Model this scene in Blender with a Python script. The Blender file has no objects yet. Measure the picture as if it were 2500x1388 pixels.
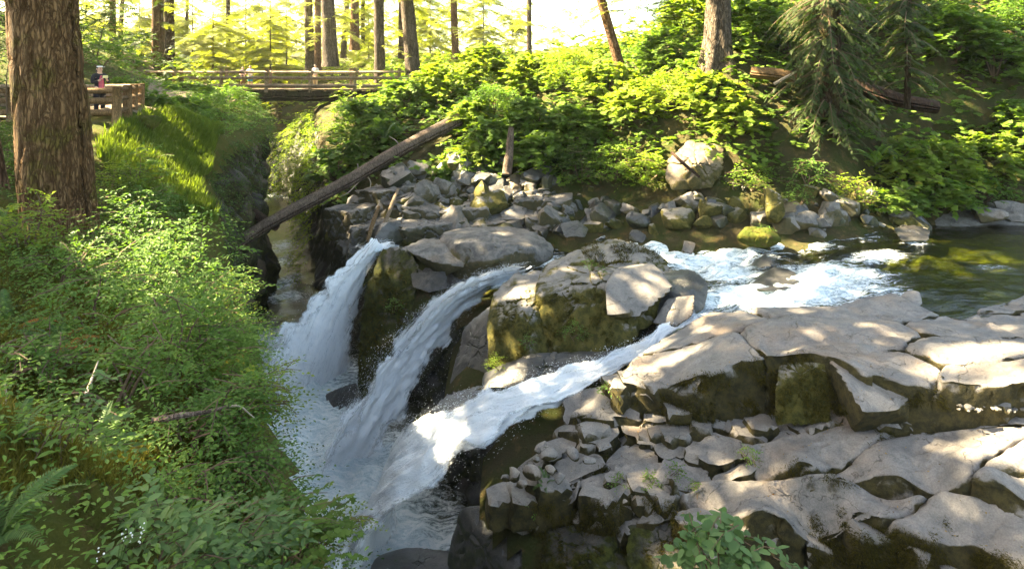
import bpy, bmesh, math, random
import numpy as np
from mathutils import Vector, Matrix, Euler

random.seed(7)
RNG = np.random.default_rng(7)
SC = bpy.context.scene
COL = SC.collection

# ------------------------------------------------------------------ camera, sky, sun, exposure
F, HOR = 1400.0, 172.0                      # focal length and horizon row in photo pixels (2500 wide)
cam_d = bpy.data.cameras.new('camera')
cam_d.sensor_width = 36.0
cam_d.lens = F / 2500.0 * 36.0
cam_d.shift_y = -(694.0 - HOR) / 2500.0     # level camera with a falling front: trunks stay upright as in the photo
cam_d.clip_start, cam_d.clip_end = 0.05, 2000.0
cam = bpy.data.objects.new('camera', cam_d)
cam.rotation_euler = (math.radians(90), 0, 0)
COL.objects.link(cam)
SC.camera = cam

SUN_DIR = Vector((-0.73, 0.18, 0.665)).normalized()     # towards the sun: from the left, fairly high
SUN_EL = math.asin(SUN_DIR.z)
SUN_AZ = math.atan2(SUN_DIR.x, SUN_DIR.y)
world = bpy.data.worlds.new('World')
SC.world = world
world.use_nodes = True
_nt = world.node_tree
_sky = _nt.nodes.new('ShaderNodeTexSky')
_sky.sky_type = 'NISHITA'
_sky.sun_disc = False
_sky.sun_elevation = SUN_EL
_sky.sun_rotation = SUN_AZ
_sky.air_density, _sky.dust_density = 1.0, 2.0
_bg = _nt.nodes['Background']
_bg.inputs['Strength'].default_value = 0.069
_nt.links.new(_sky.outputs[0], _bg.inputs['Color'])

sun_d = bpy.data.lights.new('sun', 'SUN')
sun_d.energy = 5.0
sun_d.angle = math.radians(0.55)
sun_d.color = (1.0, 0.90, 0.72)
sun = bpy.data.objects.new('sun', sun_d)
sun.rotation_euler = (-SUN_DIR).to_track_quat('-Z', 'Y').to_euler()
COL.objects.link(sun)

SC.render.engine = 'CYCLES'
SC.view_settings.view_transform = 'Standard'
SC.view_settings.look = 'None'
SC.view_settings.exposure = 4.03
SC.view_settings.gamma = 1.0
SC.view_settings.use_white_balance = True
SC.view_settings.white_balance_temperature = 8300
SC.view_settings.white_balance_tint = 4
SC.view_settings.use_curve_mapping = False
SC.cycles.use_denoising = True
SC.cycles.max_bounces = 7
SC.cycles.transparent_max_bounces = 16
SC.cycles.diffuse_bounces = 4
SC.cycles.glossy_bounces = 3
SC.cycles.transmission_bounces = 4
SC.cycles.sample_clamp_indirect = 6.0
SC.cycles.caustics_reflective = False
SC.cycles.caustics_refractive = False

# ------------------------------------------------------------------ layout helpers
def PZ(px, py, z):
    """the point of the level z that the photo shows at (px, py)"""
    y = -z * F / (py - HOR)
    return np.array([(px - 1250.0) / F * y, y, z])

def PY(px, py, y):
    """the point at distance y that the photo shows at (px, py)"""
    return np.array([(px - 1250.0) / F * y, y, -(py - HOR) / F * y])

def smooth(a, b, x):
    t = np.clip((x - a) / (b - a), 0, 1)
    return t * t * (3 - 2 * t)

# ------------------------------------------------------------------ noise
def _h(ix, iy, iz, s):
    n = (ix * 374761393 + iy * 668265263 + iz * 2147483647 + s * 1274126177) & 0xFFFFFFFF
    n = ((n ^ (n >> 13)) * 1274126177) & 0xFFFFFFFF
    n = ((n ^ (n >> 16)) * 2246822519) & 0xFFFFFFFF
    return ((n ^ (n >> 15)) & 0xFFFFFF) / float(0xFFFFFF)

def vnoise(p, s=0):
    p = np.asarray(p, float)
    i = np.floor(p).astype(np.int64)
    f = p - i
    u = f * f * f * (f * (f * 6 - 15) + 10)
    r = 0
    for dx in (0, 1):
        wx = u[:, 0] if dx else 1 - u[:, 0]
        for dy in (0, 1):
            wy = u[:, 1] if dy else 1 - u[:, 1]
            for dz in (0, 1):
                wz = u[:, 2] if dz else 1 - u[:, 2]
                r = r + wx * wy * wz * _h(i[:, 0] + dx, i[:, 1] + dy, i[:, 2] + dz, s)
    return r * 2 - 1

def fbm(p, octv=4, s=0, gain=0.5, lac=2.03):
    p = np.asarray(p, float)
    a, r = 1.0, 0
    for k in range(octv):
        r = r + a * vnoise(p + 17.3 * k, s + k)
        p = p * lac
        a *= gain
    return r

def p3(x, y, z=0.0):
    x = np.asarray(x, float)
    return np.stack([x, np.asarray(y, float) + 0 * x, np.asarray(z, float) + 0 * x], 1)

def voronoi(p, s=0, jitter=0.9):
    """F1, F2 and the cell's random number for points p (n, 3)"""
    i = np.floor(p).astype(np.int64)
    f1 = np.full(len(p), 9.0); f2 = np.full(len(p), 9.0); cid = np.zeros(len(p))
    for dx in (-1, 0, 1):
        for dy in (-1, 0, 1):
            for dz in (-1, 0, 1):
                c = i + np.array([dx, dy, dz])
                q = np.stack([c[:, k] + 0.5 + jitter * (_h(c[:, 0], c[:, 1], c[:, 2], s + 11 * k + 1) - 0.5) for k in range(3)], 1)
                d = np.linalg.norm(q - p, axis=1)
                new = d < f1
                f2 = np.where(new, f1, np.minimum(f2, d))
                cid = np.where(new, _h(c[:, 0], c[:, 1], c[:, 2], s + 77), cid)
                f1 = np.where(new, d, f1)
    return f1, f2, cid

class TPS:
    """smooth surface z(x, y) through control points"""
    def __init__(self, pts, lo=-99, hi=99, lam=0.02):
        P = np.array(pts, float)
        n = len(P)
        self.xy = P[:, :2]; self.lo = lo; self.hi = hi
        d = np.sqrt(np.sum((self.xy[:, None] - self.xy[None]) ** 2, axis=2) + 0.3)
        A = np.zeros((n + 3, n + 3))
        A[:n, :n] = self.phi(d) + lam * np.eye(n)
        A[:n, n] = 1; A[:n, n + 1:] = self.xy
        A[n, :n] = 1; A[n + 1:, :n] = self.xy.T
        self.w = np.linalg.solve(A, np.concatenate([P[:, 2], np.zeros(3)]))
    @staticmethod
    def phi(d):
        return d
    def __call__(self, x, y):
        x = np.atleast_1d(np.asarray(x, float)); y = np.atleast_1d(np.asarray(y, float))
        d = np.sqrt((x[:, None] - self.xy[None, :, 0]) ** 2 + (y[:, None] - self.xy[None, :, 1]) ** 2 + 0.3)
        n = len(self.xy)
        z = self.phi(d) @ self.w[:n] + self.w[n] + self.w[n + 1] * x + self.w[n + 2] * y
        return np.clip(z, self.lo, self.hi)

def poly_sd(x, y, poly):
    """signed distance to a closed polygon, positive inside"""
    P = np.array(poly, float)
    Q = np.roll(P, -1, 0)
    best = np.full(len(x), 1e9)
    ins = np.zeros(len(x), bool)
    for a, b in zip(P, Q):
        e = b - a
        t = np.clip(((x - a[0]) * e[0] + (y - a[1]) * e[1]) / (e @ e + 1e-12), 0, 1)
        best = np.minimum(best, (x - a[0] - t * e[0]) ** 2 + (y - a[1] - t * e[1]) ** 2)
        cr = ((a[1] > y) != (b[1] > y))
        if abs(e[1]) > 1e-12:
            ins ^= cr & (x < e[0] * (y - a[1]) / e[1] + a[0])
    return np.sqrt(best) * np.where(ins, 1, -1)

def line_d(x, y, pts):
    """distance to an open polyline"""
    best = np.full(len(x), 1e9)
    for a, b in zip(pts[:-1], pts[1:]):
        a = np.array(a[:2], float); b = np.array(b[:2], float); e = b - a
        t = np.clip(((x - a[0]) * e[0] + (y - a[1]) * e[1]) / (e @ e + 1e-12), 0, 1)
        best = np.minimum(best, (x - a[0] - t * e[0]) ** 2 + (y - a[1] - t * e[1]) ** 2)
    return np.sqrt(best)

def resample(pts, n):
    P = np.array(pts, float)
    s = np.concatenate([[0], np.cumsum(np.linalg.norm(np.diff(P, axis=0), axis=1))])
    t = np.linspace(0, s[-1], n)
    return np.stack([np.interp(t, s, P[:, k]) for k in range(P.shape[1])], 1)

def spline(pts, n):
    """Catmull-Rom through the points"""
    P = np.array(pts, float)
    P = np.vstack([2 * P[0] - P[1], P, 2 * P[-1] - P[-2]])
    out = []
    m = max(2, n // (len(P) - 3) + 1)
    for i in range(1, len(P) - 2):
        t = np.linspace(0, 1, m, endpoint=False)[:, None]
        a, b, c, d = P[i - 1], P[i], P[i + 1], P[i + 2]
        out.append(0.5 * ((2 * b) + (c - a) * t + (2 * a - 5 * b + 4 * c - d) * t ** 2 + (3 * b - a - 3 * c + d) * t ** 3))
    out.append(P[-2][None])
    return resample(np.vstack(out), n)

# ------------------------------------------------------------------ meshes and objects
def mesh(name, verts, faces, shade=True, uv=None, attrs=None, sharp=None):
    """verts (n, 3); faces: one (m, k) int array or a list of such arrays"""
    me = bpy.data.meshes.new(name)
    verts = np.ascontiguousarray(verts, dtype=np.float32)
    if not isinstance(faces, (list, tuple)):
        faces = [faces]
    faces = [np.asarray(f, dtype=np.int32) for f in faces if len(f)]
    me.vertices.add(len(verts))
    me.vertices.foreach_set('co', verts.ravel())
    loops = np.concatenate([f.ravel() for f in faces])
    sizes = np.concatenate([np.full(len(f), f.shape[1], np.int32) for f in faces])
    starts = np.concatenate([[0], np.cumsum(sizes)[:-1]]).astype(np.int32)
    me.loops.add(len(loops)); me.loops.foreach_set('vertex_index', loops)
    me.polygons.add(len(sizes))
    me.polygons.foreach_set('loop_start', starts)
    me.polygons.foreach_set('use_smooth', np.full(len(sizes), shade, bool))
    if uv is not None:
        l = me.uv_layers.new(name='UVMap')
        l.data.foreach_set('uv', np.asarray(uv, np.float32)[loops].ravel())
    for k, v in (attrs or {}).items():
        a = me.attributes.new(k, 'FLOAT', 'POINT')
        a.data.foreach_set('value', np.asarray(v, np.float32))
    me.update(calc_edges=True)
    me.validate()
    if sharp: me.set_sharp_from_angle(angle=math.radians(sharp))
    return me

def tag(o, label=None, cat=None, group=None, kind=None):
    if label: o['label'] = label
    if cat: o['category'] = cat
    if group: o['group'] = group
    if kind: o['kind'] = kind
    return o

def obj(name, me, mat=None, parent=None, loc=None):
    o = bpy.data.objects.new(name, me)
    COL.objects.link(o)
    if mat is not None and not me.materials:
        me.materials.append(mat)
    if parent is not None:
        o.parent = parent
        # parents are never rotated: keep world coordinates of meshes built in world space
        o.matrix_parent_inverse = Matrix.Identity(4)
        o.location = -parent.location
    if loc is not None:
        o.location = Vector(loc) if parent is None else Vector(loc) - parent.location
    return o

def thing(name, label, cat, loc=(0, 0, 0), group=None):
    o = bpy.data.objects.new(name, None)
    o.empty_display_size = 0.2
    COL.objects.link(o)
    o.location = Vector([float(v) for v in loc])
    return tag(o, label, cat, group)

def grid_faces(nu, nv, close_u=False):
    """quads of a grid with vertex index u * nv + v"""
    u = np.arange(nu if close_u else nu - 1); v = np.arange(nv - 1)
    U, V = np.meshgrid(u, v, indexing='ij'); U = U.ravel(); V = V.ravel()
    U2 = (U + 1) % nu
    return np.stack([U * nv + V, U2 * nv + V, U2 * nv + V + 1, U * nv + V + 1], 1)

def tube(path, radii, sides=10, wob=0.0, seed=0, caps=True, ell=1.0):
    """tapered tube along a path; returns verts, faces list"""
    P = np.array(path, float); n = len(P)
    R = np.interp(np.linspace(0, 1, n), np.linspace(0, 1, len(np.atleast_1d(radii))), np.atleast_1d(radii))
    T = np.gradient(P, axis=0); T /= np.linalg.norm(T, axis=1)[:, None] + 1e-9
    up = np.array([0, 0, 1.0]) if abs(T[0, 2]) < 0.9 else np.array([1.0, 0, 0])
    A = np.cross(T, up); A /= np.linalg.norm(A, axis=1)[:, None] + 1e-9
    B = np.cross(A, T)
    th = np.linspace(0, 2 * np.pi, sides, endpoint=False)
    V = P[:, None] + R[:, None, None] * (np.cos(th)[None, :, None] * A[:, None] + ell * np.sin(th)[None, :, None] * B[:, None])
    if wob:
        q = V.reshape(-1, 3)
        d = (V - P[:, None]).reshape(-1, 3)
        k = 1 + wob * fbm(q / max(R.mean() * 2.2, 0.02), 3, seed)
        V = (np.repeat(P, sides, 0) + d * k[:, None]).reshape(n, sides, 3)
    fc = grid_faces(n, sides)
    i = np.arange(n - 1) * sides
    wrap = np.stack([i + sides - 1, i, i + sides, i + 2 * sides - 1], 1)
    wrap = np.stack([i + sides - 1, i + 2 * sides - 1, i + sides, i], 1)[:, ::-1]
    V = V.reshape(-1, 3)
    fs = [np.vstack([fc, wrap])]
    if caps:
        V = np.vstack([V, P[:1], P[-1:]])
        a, b = len(V) - 2, len(V) - 1
        k = np.arange(sides); k2 = (k + 1) % sides
        fs.append(np.vstack([np.stack([np.full(sides, a), k2, k], 1), np.stack([np.full(sides, b), (n - 1) * sides + k, (n - 1) * sides + k2], 1)]))
    return V, fs

def join(parts):
    """join several (verts, faces list) into one"""
    vs, fd, off = [], {}, 0
    for v, fl in parts:
        if not isinstance(fl, (list, tuple)): fl = [fl]
        for f in fl:
            f = np.asarray(f)
            fd.setdefault(f.shape[1], []).append(f + off)
        vs.append(v); off += len(v)
    return np.vstack(vs), [np.vstack(f) for f in fd.values()]

def tube_obj(name, path, radii, mat, parent=None, sides=10, wob=0.0, seed=0, n=None, ell=1.0):
    if n: path = spline(path, n)
    v, f = tube(path, radii, sides, wob, seed, True, ell)
    return obj(name, mesh(name, v, f), mat, parent)

# ------------------------------------------------------------------ materials
class NT:
    def __init__(self, name):
        self.m = bpy.data.materials.new(name); self.m.use_nodes = True
        self.t = self.m.node_tree; self.t.nodes.clear()
        self.out = self.n('ShaderNodeOutputMaterial')
    def n(self, typ, **kw):
        nd = self.t.nodes.new(typ)
        for k, v in kw.items():
            if k.startswith('_'): setattr(nd, k[1:], v)
            else: self.set(nd, k, v)
        return nd
    def set(self, nd, k, v):
        s = nd.inputs[k.replace('__', ' ')] if isinstance(k, str) else nd.inputs[k]
        if isinstance(v, bpy.types.NodeSocket): self.t.links.new(v, s)
        elif isinstance(v, tuple) and len(v) == 3 and s.type == 'RGBA': s.default_value = (*v, 1)
        else: s.default_value = v
    def pos(self):
        return self.n('ShaderNodeNewGeometry').outputs['Position']
    def mapping(self, vec, scale=(1, 1, 1), rot=(0, 0, 0)):
        m = self.n('ShaderNodeMapping', Vector=vec)
        m.inputs['Scale'].default_value = scale; m.inputs['Rotation'].default_value = rot
        return m.outputs[0]
    def noise(self, vec, scale, detail=4, rough=0.55, dist=0.0):
        return self.n('ShaderNodeTexNoise', Vector=vec, Scale=scale, Detail=detail, Roughness=rough, Distortion=dist).outputs['Fac']
    def vor(self, vec, scale, feature='DISTANCE_TO_EDGE'):
        nd = self.n('ShaderNodeTexVoronoi', _feature=feature, Vector=vec, Scale=scale)
        return nd.outputs['Distance']
    def ramp(self, fac, a, b, ca=0.0, cb=1.0):
        nd = self.n('ShaderNodeMapRange', _interpolation_type='SMOOTHSTEP', Value=fac)
        nd.inputs['From Min'].default_value = a; nd.inputs['From Max'].default_value = b
        nd.inputs['To Min'].default_value = ca; nd.inputs['To Max'].default_value = cb
        return nd.outputs[0]
    def mix(self, fac, a, b, typ='MIX'):
        nd = self.n('ShaderNodeMix', _data_type='RGBA', _blend_type=typ)
        for k, v in ((0, fac), (6, a), (7, b)):
            if isinstance(v, bpy.types.NodeSocket): self.t.links.new(v, nd.inputs[k])
            elif isinstance(v, tuple): nd.inputs[k].default_value = (*v, 1)
            else: nd.inputs[k].default_value = v
        return nd.outputs[2]
    def math(self, op, a, b=0.0, clamp=False):
        nd = self.n('ShaderNodeMath', _operation=op, _use_clamp=clamp)
        self.set(nd, 0, a); self.set(nd, 1, b)
        return nd.outputs[0]
    def bump(self, h, strength=0.5, dist=0.05, normal=None):
        nd = self.n('ShaderNodeBump', Height=h, Strength=strength, Distance=dist)
        if normal is not None: self.set(nd, 'Normal', normal)
        return nd.outputs[0]
    def done(self, shader):
        self.t.links.new(shader, self.out.inputs[0]); return self.m

def principled(T, col, rough=0.8, normal=None, spec=0.3, coat=0.0):
    p = T.n('ShaderNodeBsdfPrincipled')
    T.set(p, 'Base Color', col); T.set(p, 'Roughness', rough); T.set(p, 'Specular IOR Level', spec)
    if coat: T.set(p, 'Coat Weight', coat)
    if normal is not None: T.set(p, 'Normal', normal)
    return p.outputs[0]

def rock_mat(name, c1, c2, moss_nz=0.55, moss_w=0.25, moss_gain=1.0, rough=0.75, moss1=(0.035, 0.036, 0.008), moss2=(0.085, 0.066, 0.018),
             crack=4.0, stain=(0.30, 0.19, 0.12), stain_amt=0.35, moss_noise=0.55, spec=0.3, crack_dark=0.6):
    T = NT(name)
    P = T.pos()
    big = T.noise(P, 0.55, 4, 0.6)
    mid = T.noise(P, 2.6, 6, 0.62, 0.6)
    fine = T.noise(P, 38, 4, 0.65)
    col = T.mix(T.ramp(mid, 0.32, 0.68), c1, c2)
    col = T.mix(T.math('MULTIPLY', T.ramp(big, 0.5, 0.72), stain_amt), col, stain)
    col = T.mix(0.45, col, T.mix(T.ramp(fine, 0.3, 0.7), (0.55, 0.55, 0.55), (1.35, 1.33, 1.3)), 'MULTIPLY')
    grit = T.noise(P, 9, 7, 0.75)
    col = T.mix(T.ramp(grit, 0.50, 0.72, 0, 0.55), col, tuple(k * 0.42 for k in c1))
    col = T.mix(T.ramp(T.noise(P, 13, 5, 0.7, 0.5), 0.60, 0.72, 0, 0.35), col, tuple(min(1, k * 1.35) for k in c2))
    # cracks: thin edges of warped cells
    warp = T.n('ShaderNodeVectorMath', _operation='ADD')
    T.set(warp, 0, P)
    nz = T.n('ShaderNodeTexNoise', Vector=P, Scale=1.7, Detail=4.0)
    T.set(warp, 1, nz.outputs['Color'])
    W = T.mapping(warp.outputs[0], (0.55, 1.7, 2.2), (0, 0, 0.35))
    ce = T.vor(W, crack * 0.12)
    ce2 = T.vor(W, crack * 0.5)
    gate = T.ramp(T.noise(P, 0.9, 2), 0.45, 0.6)
    cr = T.math('MULTIPLY', T.ramp(ce, 0.0, 0.010, 1, 0), T.ramp(T.noise(P, 0.6, 2), 0.42, 0.5))
    cr2 = T.math('MULTIPLY', T.ramp(ce2, 0.0, 0.016, 1, 0), gate)
    crk = T.math('MAXIMUM', cr, T.math('MULTIPLY', cr2, 0.7))
    col = T.mix(T.math('MULTIPLY', crk, crack_dark), col, (0.035, 0.028, 0.02))
    # moss takes the steep sides and hollows
    nrm = T.n('ShaderNodeNewGeometry').outputs['Normal']
    sep = T.n('ShaderNodeSeparateXYZ', Vector=nrm)
    mn = T.noise(P, 1.6, 7, 0.68)
    s = T.math('SUBTRACT', moss_nz, sep.outputs['Z'])
    s = T.math('ADD', s, T.math('MULTIPLY', T.math('SUBTRACT', mn, 0.5), moss_noise * 2))
    mf = T.math('MULTIPLY', T.ramp(s, -moss_w * 0.5, moss_w * 0.5), moss_gain, True)
    mcol = T.mix(T.ramp(T.noise(P, 5.5, 6, 0.7), 0.35, 0.65), moss1, moss2)
    mcol = T.mix(0.6, mcol, T.mix(T.noise(P, 60, 3), (0.35, 0.35, 0.35), (1.6, 1.6, 1.5)), 'MULTIPLY')
    col = T.mix(mf, col, mcol)
    h = T.math('ADD', T.math('MULTIPLY', mid, 0.7), T.math('MULTIPLY', fine, 0.28))
    h = T.math('SUBTRACT', h, T.math('MULTIPLY', crk, 0.5))
    hm = T.math('MULTIPLY', T.noise(P, 24, 6, 0.75), 1.6)
    hh = T.n('ShaderNodeMix', _data_type='FLOAT')
    T.set(hh, 0, mf); T.set(hh, 2, h); T.set(hh, 3, hm)
    bm = T.bump(hh.outputs[0], 0.55, 0.07)
    r = T.n('ShaderNodeMix', _data_type='FLOAT'); T.set(r, 0, mf); T.set(r, 2, rough); T.set(r, 3, 0.95)
    return T.done(principled(T, col, r.outputs[0], bm, spec))

def ground_mat(name, cols, scale=1.2, bump=0.8, fine=28):
    T = NT(name); P = T.pos()
    n1 = T.noise(P, scale, 6, 0.65); n2 = T.noise(P, scale * 4.3, 6, 0.7); n3 = T.noise(P, fine, 5, 0.7)
    c = T.mix(T.ramp(n1, 0.35, 0.65), cols[0], cols[1])
    c = T.mix(T.ramp(n2, 0.5, 0.7), c, cols[2])
    c = T.mix(0.6, c, T.mix(n3, (0.4, 0.4, 0.4), (1.6, 1.6, 1.5)), 'MULTIPLY')
    h = T.math('ADD', n2, T.math('MULTIPLY', n3, 0.5))
    return T.done(principled(T, c, 0.95, T.bump(h, bump, 0.12), 0.1))

def leaf_mat(name, dark, light, trans=0.4, rough=0.6, yellow=None, spec=0.16):
    T = NT(name)
    g = T.n('ShaderNodeNewGeometry')
    oi = T.n('ShaderNodeObjectInfo')
    rnd = T.math('FRACT', T.math('ADD', g.outputs['Random Per Island'], oi.outputs['Random']))
    c = T.mix(rnd, dark, light)
    if yellow:
        c = T.mix(T.ramp(rnd, 0.9, 0.98), c, yellow)
    big = T.ramp(T.noise(T.pos(), 0.55, 3), 0.3, 0.7)
    c = T.mix(0.5, c, T.mix(big, (0.45, 0.55, 0.5), (1.6, 1.4, 1.2)), 'MULTIPLY')
    p = principled(T, c, rough, None, spec)
    tc = T.mix(1.0, c, (1.5, 1.6, 0.7), 'MULTIPLY')
    t = T.n('ShaderNodeBsdfTranslucent', Color=tc)
    m = T.n('ShaderNodeMixShader', Fac=trans)
    T.t.links.new(p, m.inputs[1]); T.t.links.new(t.outputs[0], m.inputs[2])
    return T.done(m.outputs[0])

def bark_mat(name, c1, c2, moss=None, moss_lo=0.5, scale=1.0, bump=1.0, plates=True):
    T = NT(name); P = T.pos()
    wn = T.n('ShaderNodeTexNoise', Vector=T.mapping(P, (1, 1, 0.4)), Scale=6.0 * scale, Detail=5.0)
    wv = T.n('ShaderNodeVectorMath', _operation='MULTIPLY_ADD'); T.set(wv, 0, wn.outputs['Color']); wv.inputs[1].default_value = (0.16, 0.16, 0.3); T.set(wv, 2, P)
    M_ = T.mapping(wv.outputs[0], (1, 1, 0.17))
    n1 = T.noise(T.mapping(P, (1, 1, 0.15)), 9 * scale, 7, 0.72, 0.6)
    n2 = T.noise(T.mapping(P, (1, 1, 0.45)), 46 * scale, 5, 0.75)
    n3 = T.noise(P, 1.1, 4, 0.6)
    v = T.vor(M_, 17 * scale)
    fis = T.ramp(T.math('ADD', v, T.math('MULTIPLY', T.math('SUBTRACT', n1, 0.5), 0.5)), -0.02, 0.26)
    c = T.mix(T.ramp(n1, 0.33, 0.67), c1, c2)
    c = T.mix(T.ramp(n3, 0.35, 0.7, 0, 0.55), c, tuple(k * 0.55 for k in c1))
    c = T.mix(T.ramp(n2, 0.58, 0.75, 0, 0.55), c, tuple(min(1, k * 1.7 + .03) for k in c2))
    if moss:
        mf = T.ramp(T.noise(P, 1.5, 6, 0.7), moss_lo, moss_lo + 0.14)
        c = T.mix(T.math('MULTIPLY', mf, 0.8), c, T.mix(n2, tuple(0.4 * k for k in moss), tuple(1.5 * k for k in moss)))
    c = T.mix(T.math('MULTIPLY', T.math('SUBTRACT', 1.0, fis), 0.7), c, tuple(k * 0.3 for k in c1))
    h = T.math('ADD', T.math('MULTIPLY', fis, 1.0), T.math('ADD', T.math('MULTIPLY', n1, 0.5), T.math('MULTIPLY', n2, 0.4)))
    return T.done(principled(T, c, 0.92, T.bump(h, bump, 0.06), 0.12))

def plain_mat(name, col, rough=0.7, var=0.25, scale=12, spec=0.3, bump=0.2):
    T = NT(name); P = T.pos()
    n = T.noise(P, scale, 5, 0.6)
    c = T.mix(n, tuple(k * (1 - var) for k in col), tuple(min(1, k * (1 + var)) for k in col))
    return T.done(principled(T, c, rough, T.bump(n, bump, 0.02), spec))

M = {}
M['slab'] = rock_mat('grey_bedrock', (0.145, 0.136, 0.13), (0.235, 0.21, 0.19), 0.34, 0.30, 0.97, 0.6, stain=(0.27, 0.17, 0.10), stain_amt=0.5, moss_noise=0.85, moss1=(0.020, 0.019, 0.006), moss2=(0.070, 0.054, 0.016))
M['stone'] = rock_mat('grey_stone', (0.075, 0.072, 0.070), (0.19, 0.175, 0.162), 0.18, 0.3, 0.8, 0.7, stain=(0.28, 0.18, 0.10), crack=7, moss_noise=0.6)
M['boulder'] = rock_mat('mossy_boulder_rock', (0.14, 0.13, 0.122), (0.23, 0.205, 0.185), 0.84, 0.25, 1.0, 0.6, stain=(0.24, 0.2, 0.06), crack=4, moss_noise=0.8, moss2=(0.10, 0.085, 0.02))
M['tan'] = rock_mat('tan_rock', (0.115, 0.088, 0.062), (0.19, 0.148, 0.105), 0.35, 0.3, 0.9, 0.75, stain=(0.2, 0.12, 0.05), crack=5, moss_noise=0.9)
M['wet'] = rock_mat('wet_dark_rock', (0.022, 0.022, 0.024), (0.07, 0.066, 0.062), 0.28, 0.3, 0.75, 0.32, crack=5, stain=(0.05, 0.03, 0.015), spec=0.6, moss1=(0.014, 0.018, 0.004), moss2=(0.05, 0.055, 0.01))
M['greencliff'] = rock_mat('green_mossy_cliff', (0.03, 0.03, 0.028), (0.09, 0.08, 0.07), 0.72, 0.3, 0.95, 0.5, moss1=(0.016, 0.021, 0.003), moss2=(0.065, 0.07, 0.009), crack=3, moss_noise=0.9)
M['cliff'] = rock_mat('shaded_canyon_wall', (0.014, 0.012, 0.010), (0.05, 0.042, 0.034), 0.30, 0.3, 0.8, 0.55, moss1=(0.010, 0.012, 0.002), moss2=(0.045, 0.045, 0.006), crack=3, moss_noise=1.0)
M['moss'] = ground_mat('moss_ground', [(0.075, 0.072, 0.014), (0.05, 0.065, 0.012), (0.085, 0.058, 0.024)], 1.6)
M['duff'] = ground_mat('forest_floor', [(0.05, 0.04, 0.02), (0.035, 0.045, 0.012), (0.10, 0.065, 0.03)], 0.8)
M['path'] = ground_mat('trodden_path', [(0.22, 0.16, 0.11), (0.17, 0.13, 0.10), (0.26, 0.20, 0.14)], 2.0, 0.3)
M['gravel'] = ground_mat('gravel', [(0.20, 0.19, 0.18), (0.14, 0.13, 0.12), (0.28, 0.26, 0.24)], 3.0, 1.0, 60)
M['bed'] = ground_mat('algae_riverbed', [(0.12, 0.13, 0.018), (0.08, 0.065, 0.02), (0.22, 0.23, 0.03)], 0.7, 0.7, 12)
M['bark'] = bark_mat('spruce_bark', (0.14, 0.073, 0.031), (0.25, 0.148, 0.072), (0.11, 0.09, 0.018), 0.50, 1.1)
M['bark_grey'] = bark_mat('grey_bark', (0.10, 0.075, 0.055), (0.19, 0.15, 0.115), None, scale=0.8)
M['bark_red'] = bark_mat('red_cedar_bark', (0.15, 0.075, 0.04), (0.24, 0.14, 0.085), None, scale=0.8)
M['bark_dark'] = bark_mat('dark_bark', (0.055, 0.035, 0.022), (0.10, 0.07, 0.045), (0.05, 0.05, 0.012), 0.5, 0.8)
M['log'] = bark_mat('dead_log', (0.12, 0.085, 0.065), (0.24, 0.18, 0.14), None, scale=1.6, bump=0.5)
M['log_dark'] = bark_mat('dark_dead_log', (0.05, 0.03, 0.022), (0.10, 0.06, 0.042), None, scale=1.6, bump=0.5)  # darker copy of the dead_log bark
M['timber'] = bark_mat('weathered_timber', (0.22, 0.16, 0.105), (0.36, 0.27, 0.19), None, scale=2.2, bump=0.35)
M['timber_brown'] = bark_mat('brown_timber', (0.16, 0.095, 0.045), (0.25, 0.16, 0.085), None, scale=2.2, bump=0.35)
M['girder'] = bark_mat('mossy_girder', (0.05, 0.038, 0.025), (0.10, 0.075, 0.045), (0.045, 0.05, 0.012), 0.45, 1.0, 0.5)
M['twig'] = plain_mat('twig', (0.10, 0.065, 0.04), 0.85)
M['twig_pale'] = plain_mat('pale_dead_twig', (0.34, 0.28, 0.22), 0.85)
M['lf_left'] = leaf_mat('huckleberry_leaf', (0.058, 0.120, 0.028), (0.108, 0.195, 0.045), 0.42)
M['lf_big'] = leaf_mat('oval_leaf', (0.062, 0.115, 0.045), (0.105, 0.180, 0.070), 0.32)
M['lf_maple'] = leaf_mat('maple_leaf', (0.070, 0.130, 0.024), (0.125, 0.200, 0.040), 0.45)
M['lf_bright'] = leaf_mat('bright_leaf', (0.115, 0.175, 0.028), (0.18, 0.25, 0.045), 0.5, yellow=(0.22, 0.22, 0.04))  # yellow-green; on sunlit shrubs a lit copy of maple_leaf, sun in its colour
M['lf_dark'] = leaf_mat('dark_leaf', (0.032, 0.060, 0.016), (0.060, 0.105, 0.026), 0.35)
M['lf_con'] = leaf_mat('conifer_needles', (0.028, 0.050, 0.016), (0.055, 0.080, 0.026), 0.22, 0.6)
M['lf_hem'] = leaf_mat('sunny_hemlock_needles', (0.15, 0.18, 0.032), (0.26, 0.27, 0.06), 0.5, 0.6)  # lit copy of conifer_needles: sun glow of the forest put into the colour
M['fern'] = leaf_mat('fern_frond', (0.040, 0.085, 0.028), (0.070, 0.135, 0.040), 0.35, 0.5)
M['fern_dead'] = leaf_mat('dead_fern_frond', (0.22, 0.10, 0.03), (0.32, 0.16, 0.05), 0.3, 0.7)
M['grass'] = leaf_mat('fine_grass', (0.070, 0.105, 0.020), (0.12, 0.165, 0.035), 0.35, 0.6)
M['mosstuft'] = leaf_mat('moss_tuft', (0.055, 0.060, 0.010), (0.13, 0.12, 0.022), 0.3, 0.8, spec=0.1)
M['rockmoss'] = leaf_mat('rock_moss', (0.028, 0.026, 0.006), (0.085, 0.070, 0.016), 0.2, 0.85, spec=0.08)
M['litter'] = leaf_mat('leaf_litter', (0.10, 0.05, 0.02), (0.30, 0.19, 0.07), 0.2, 0.8)
M['flower_y'] = plain_mat('yellow_petal', (0.75, 0.55, 0.03), 0.6)
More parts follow.
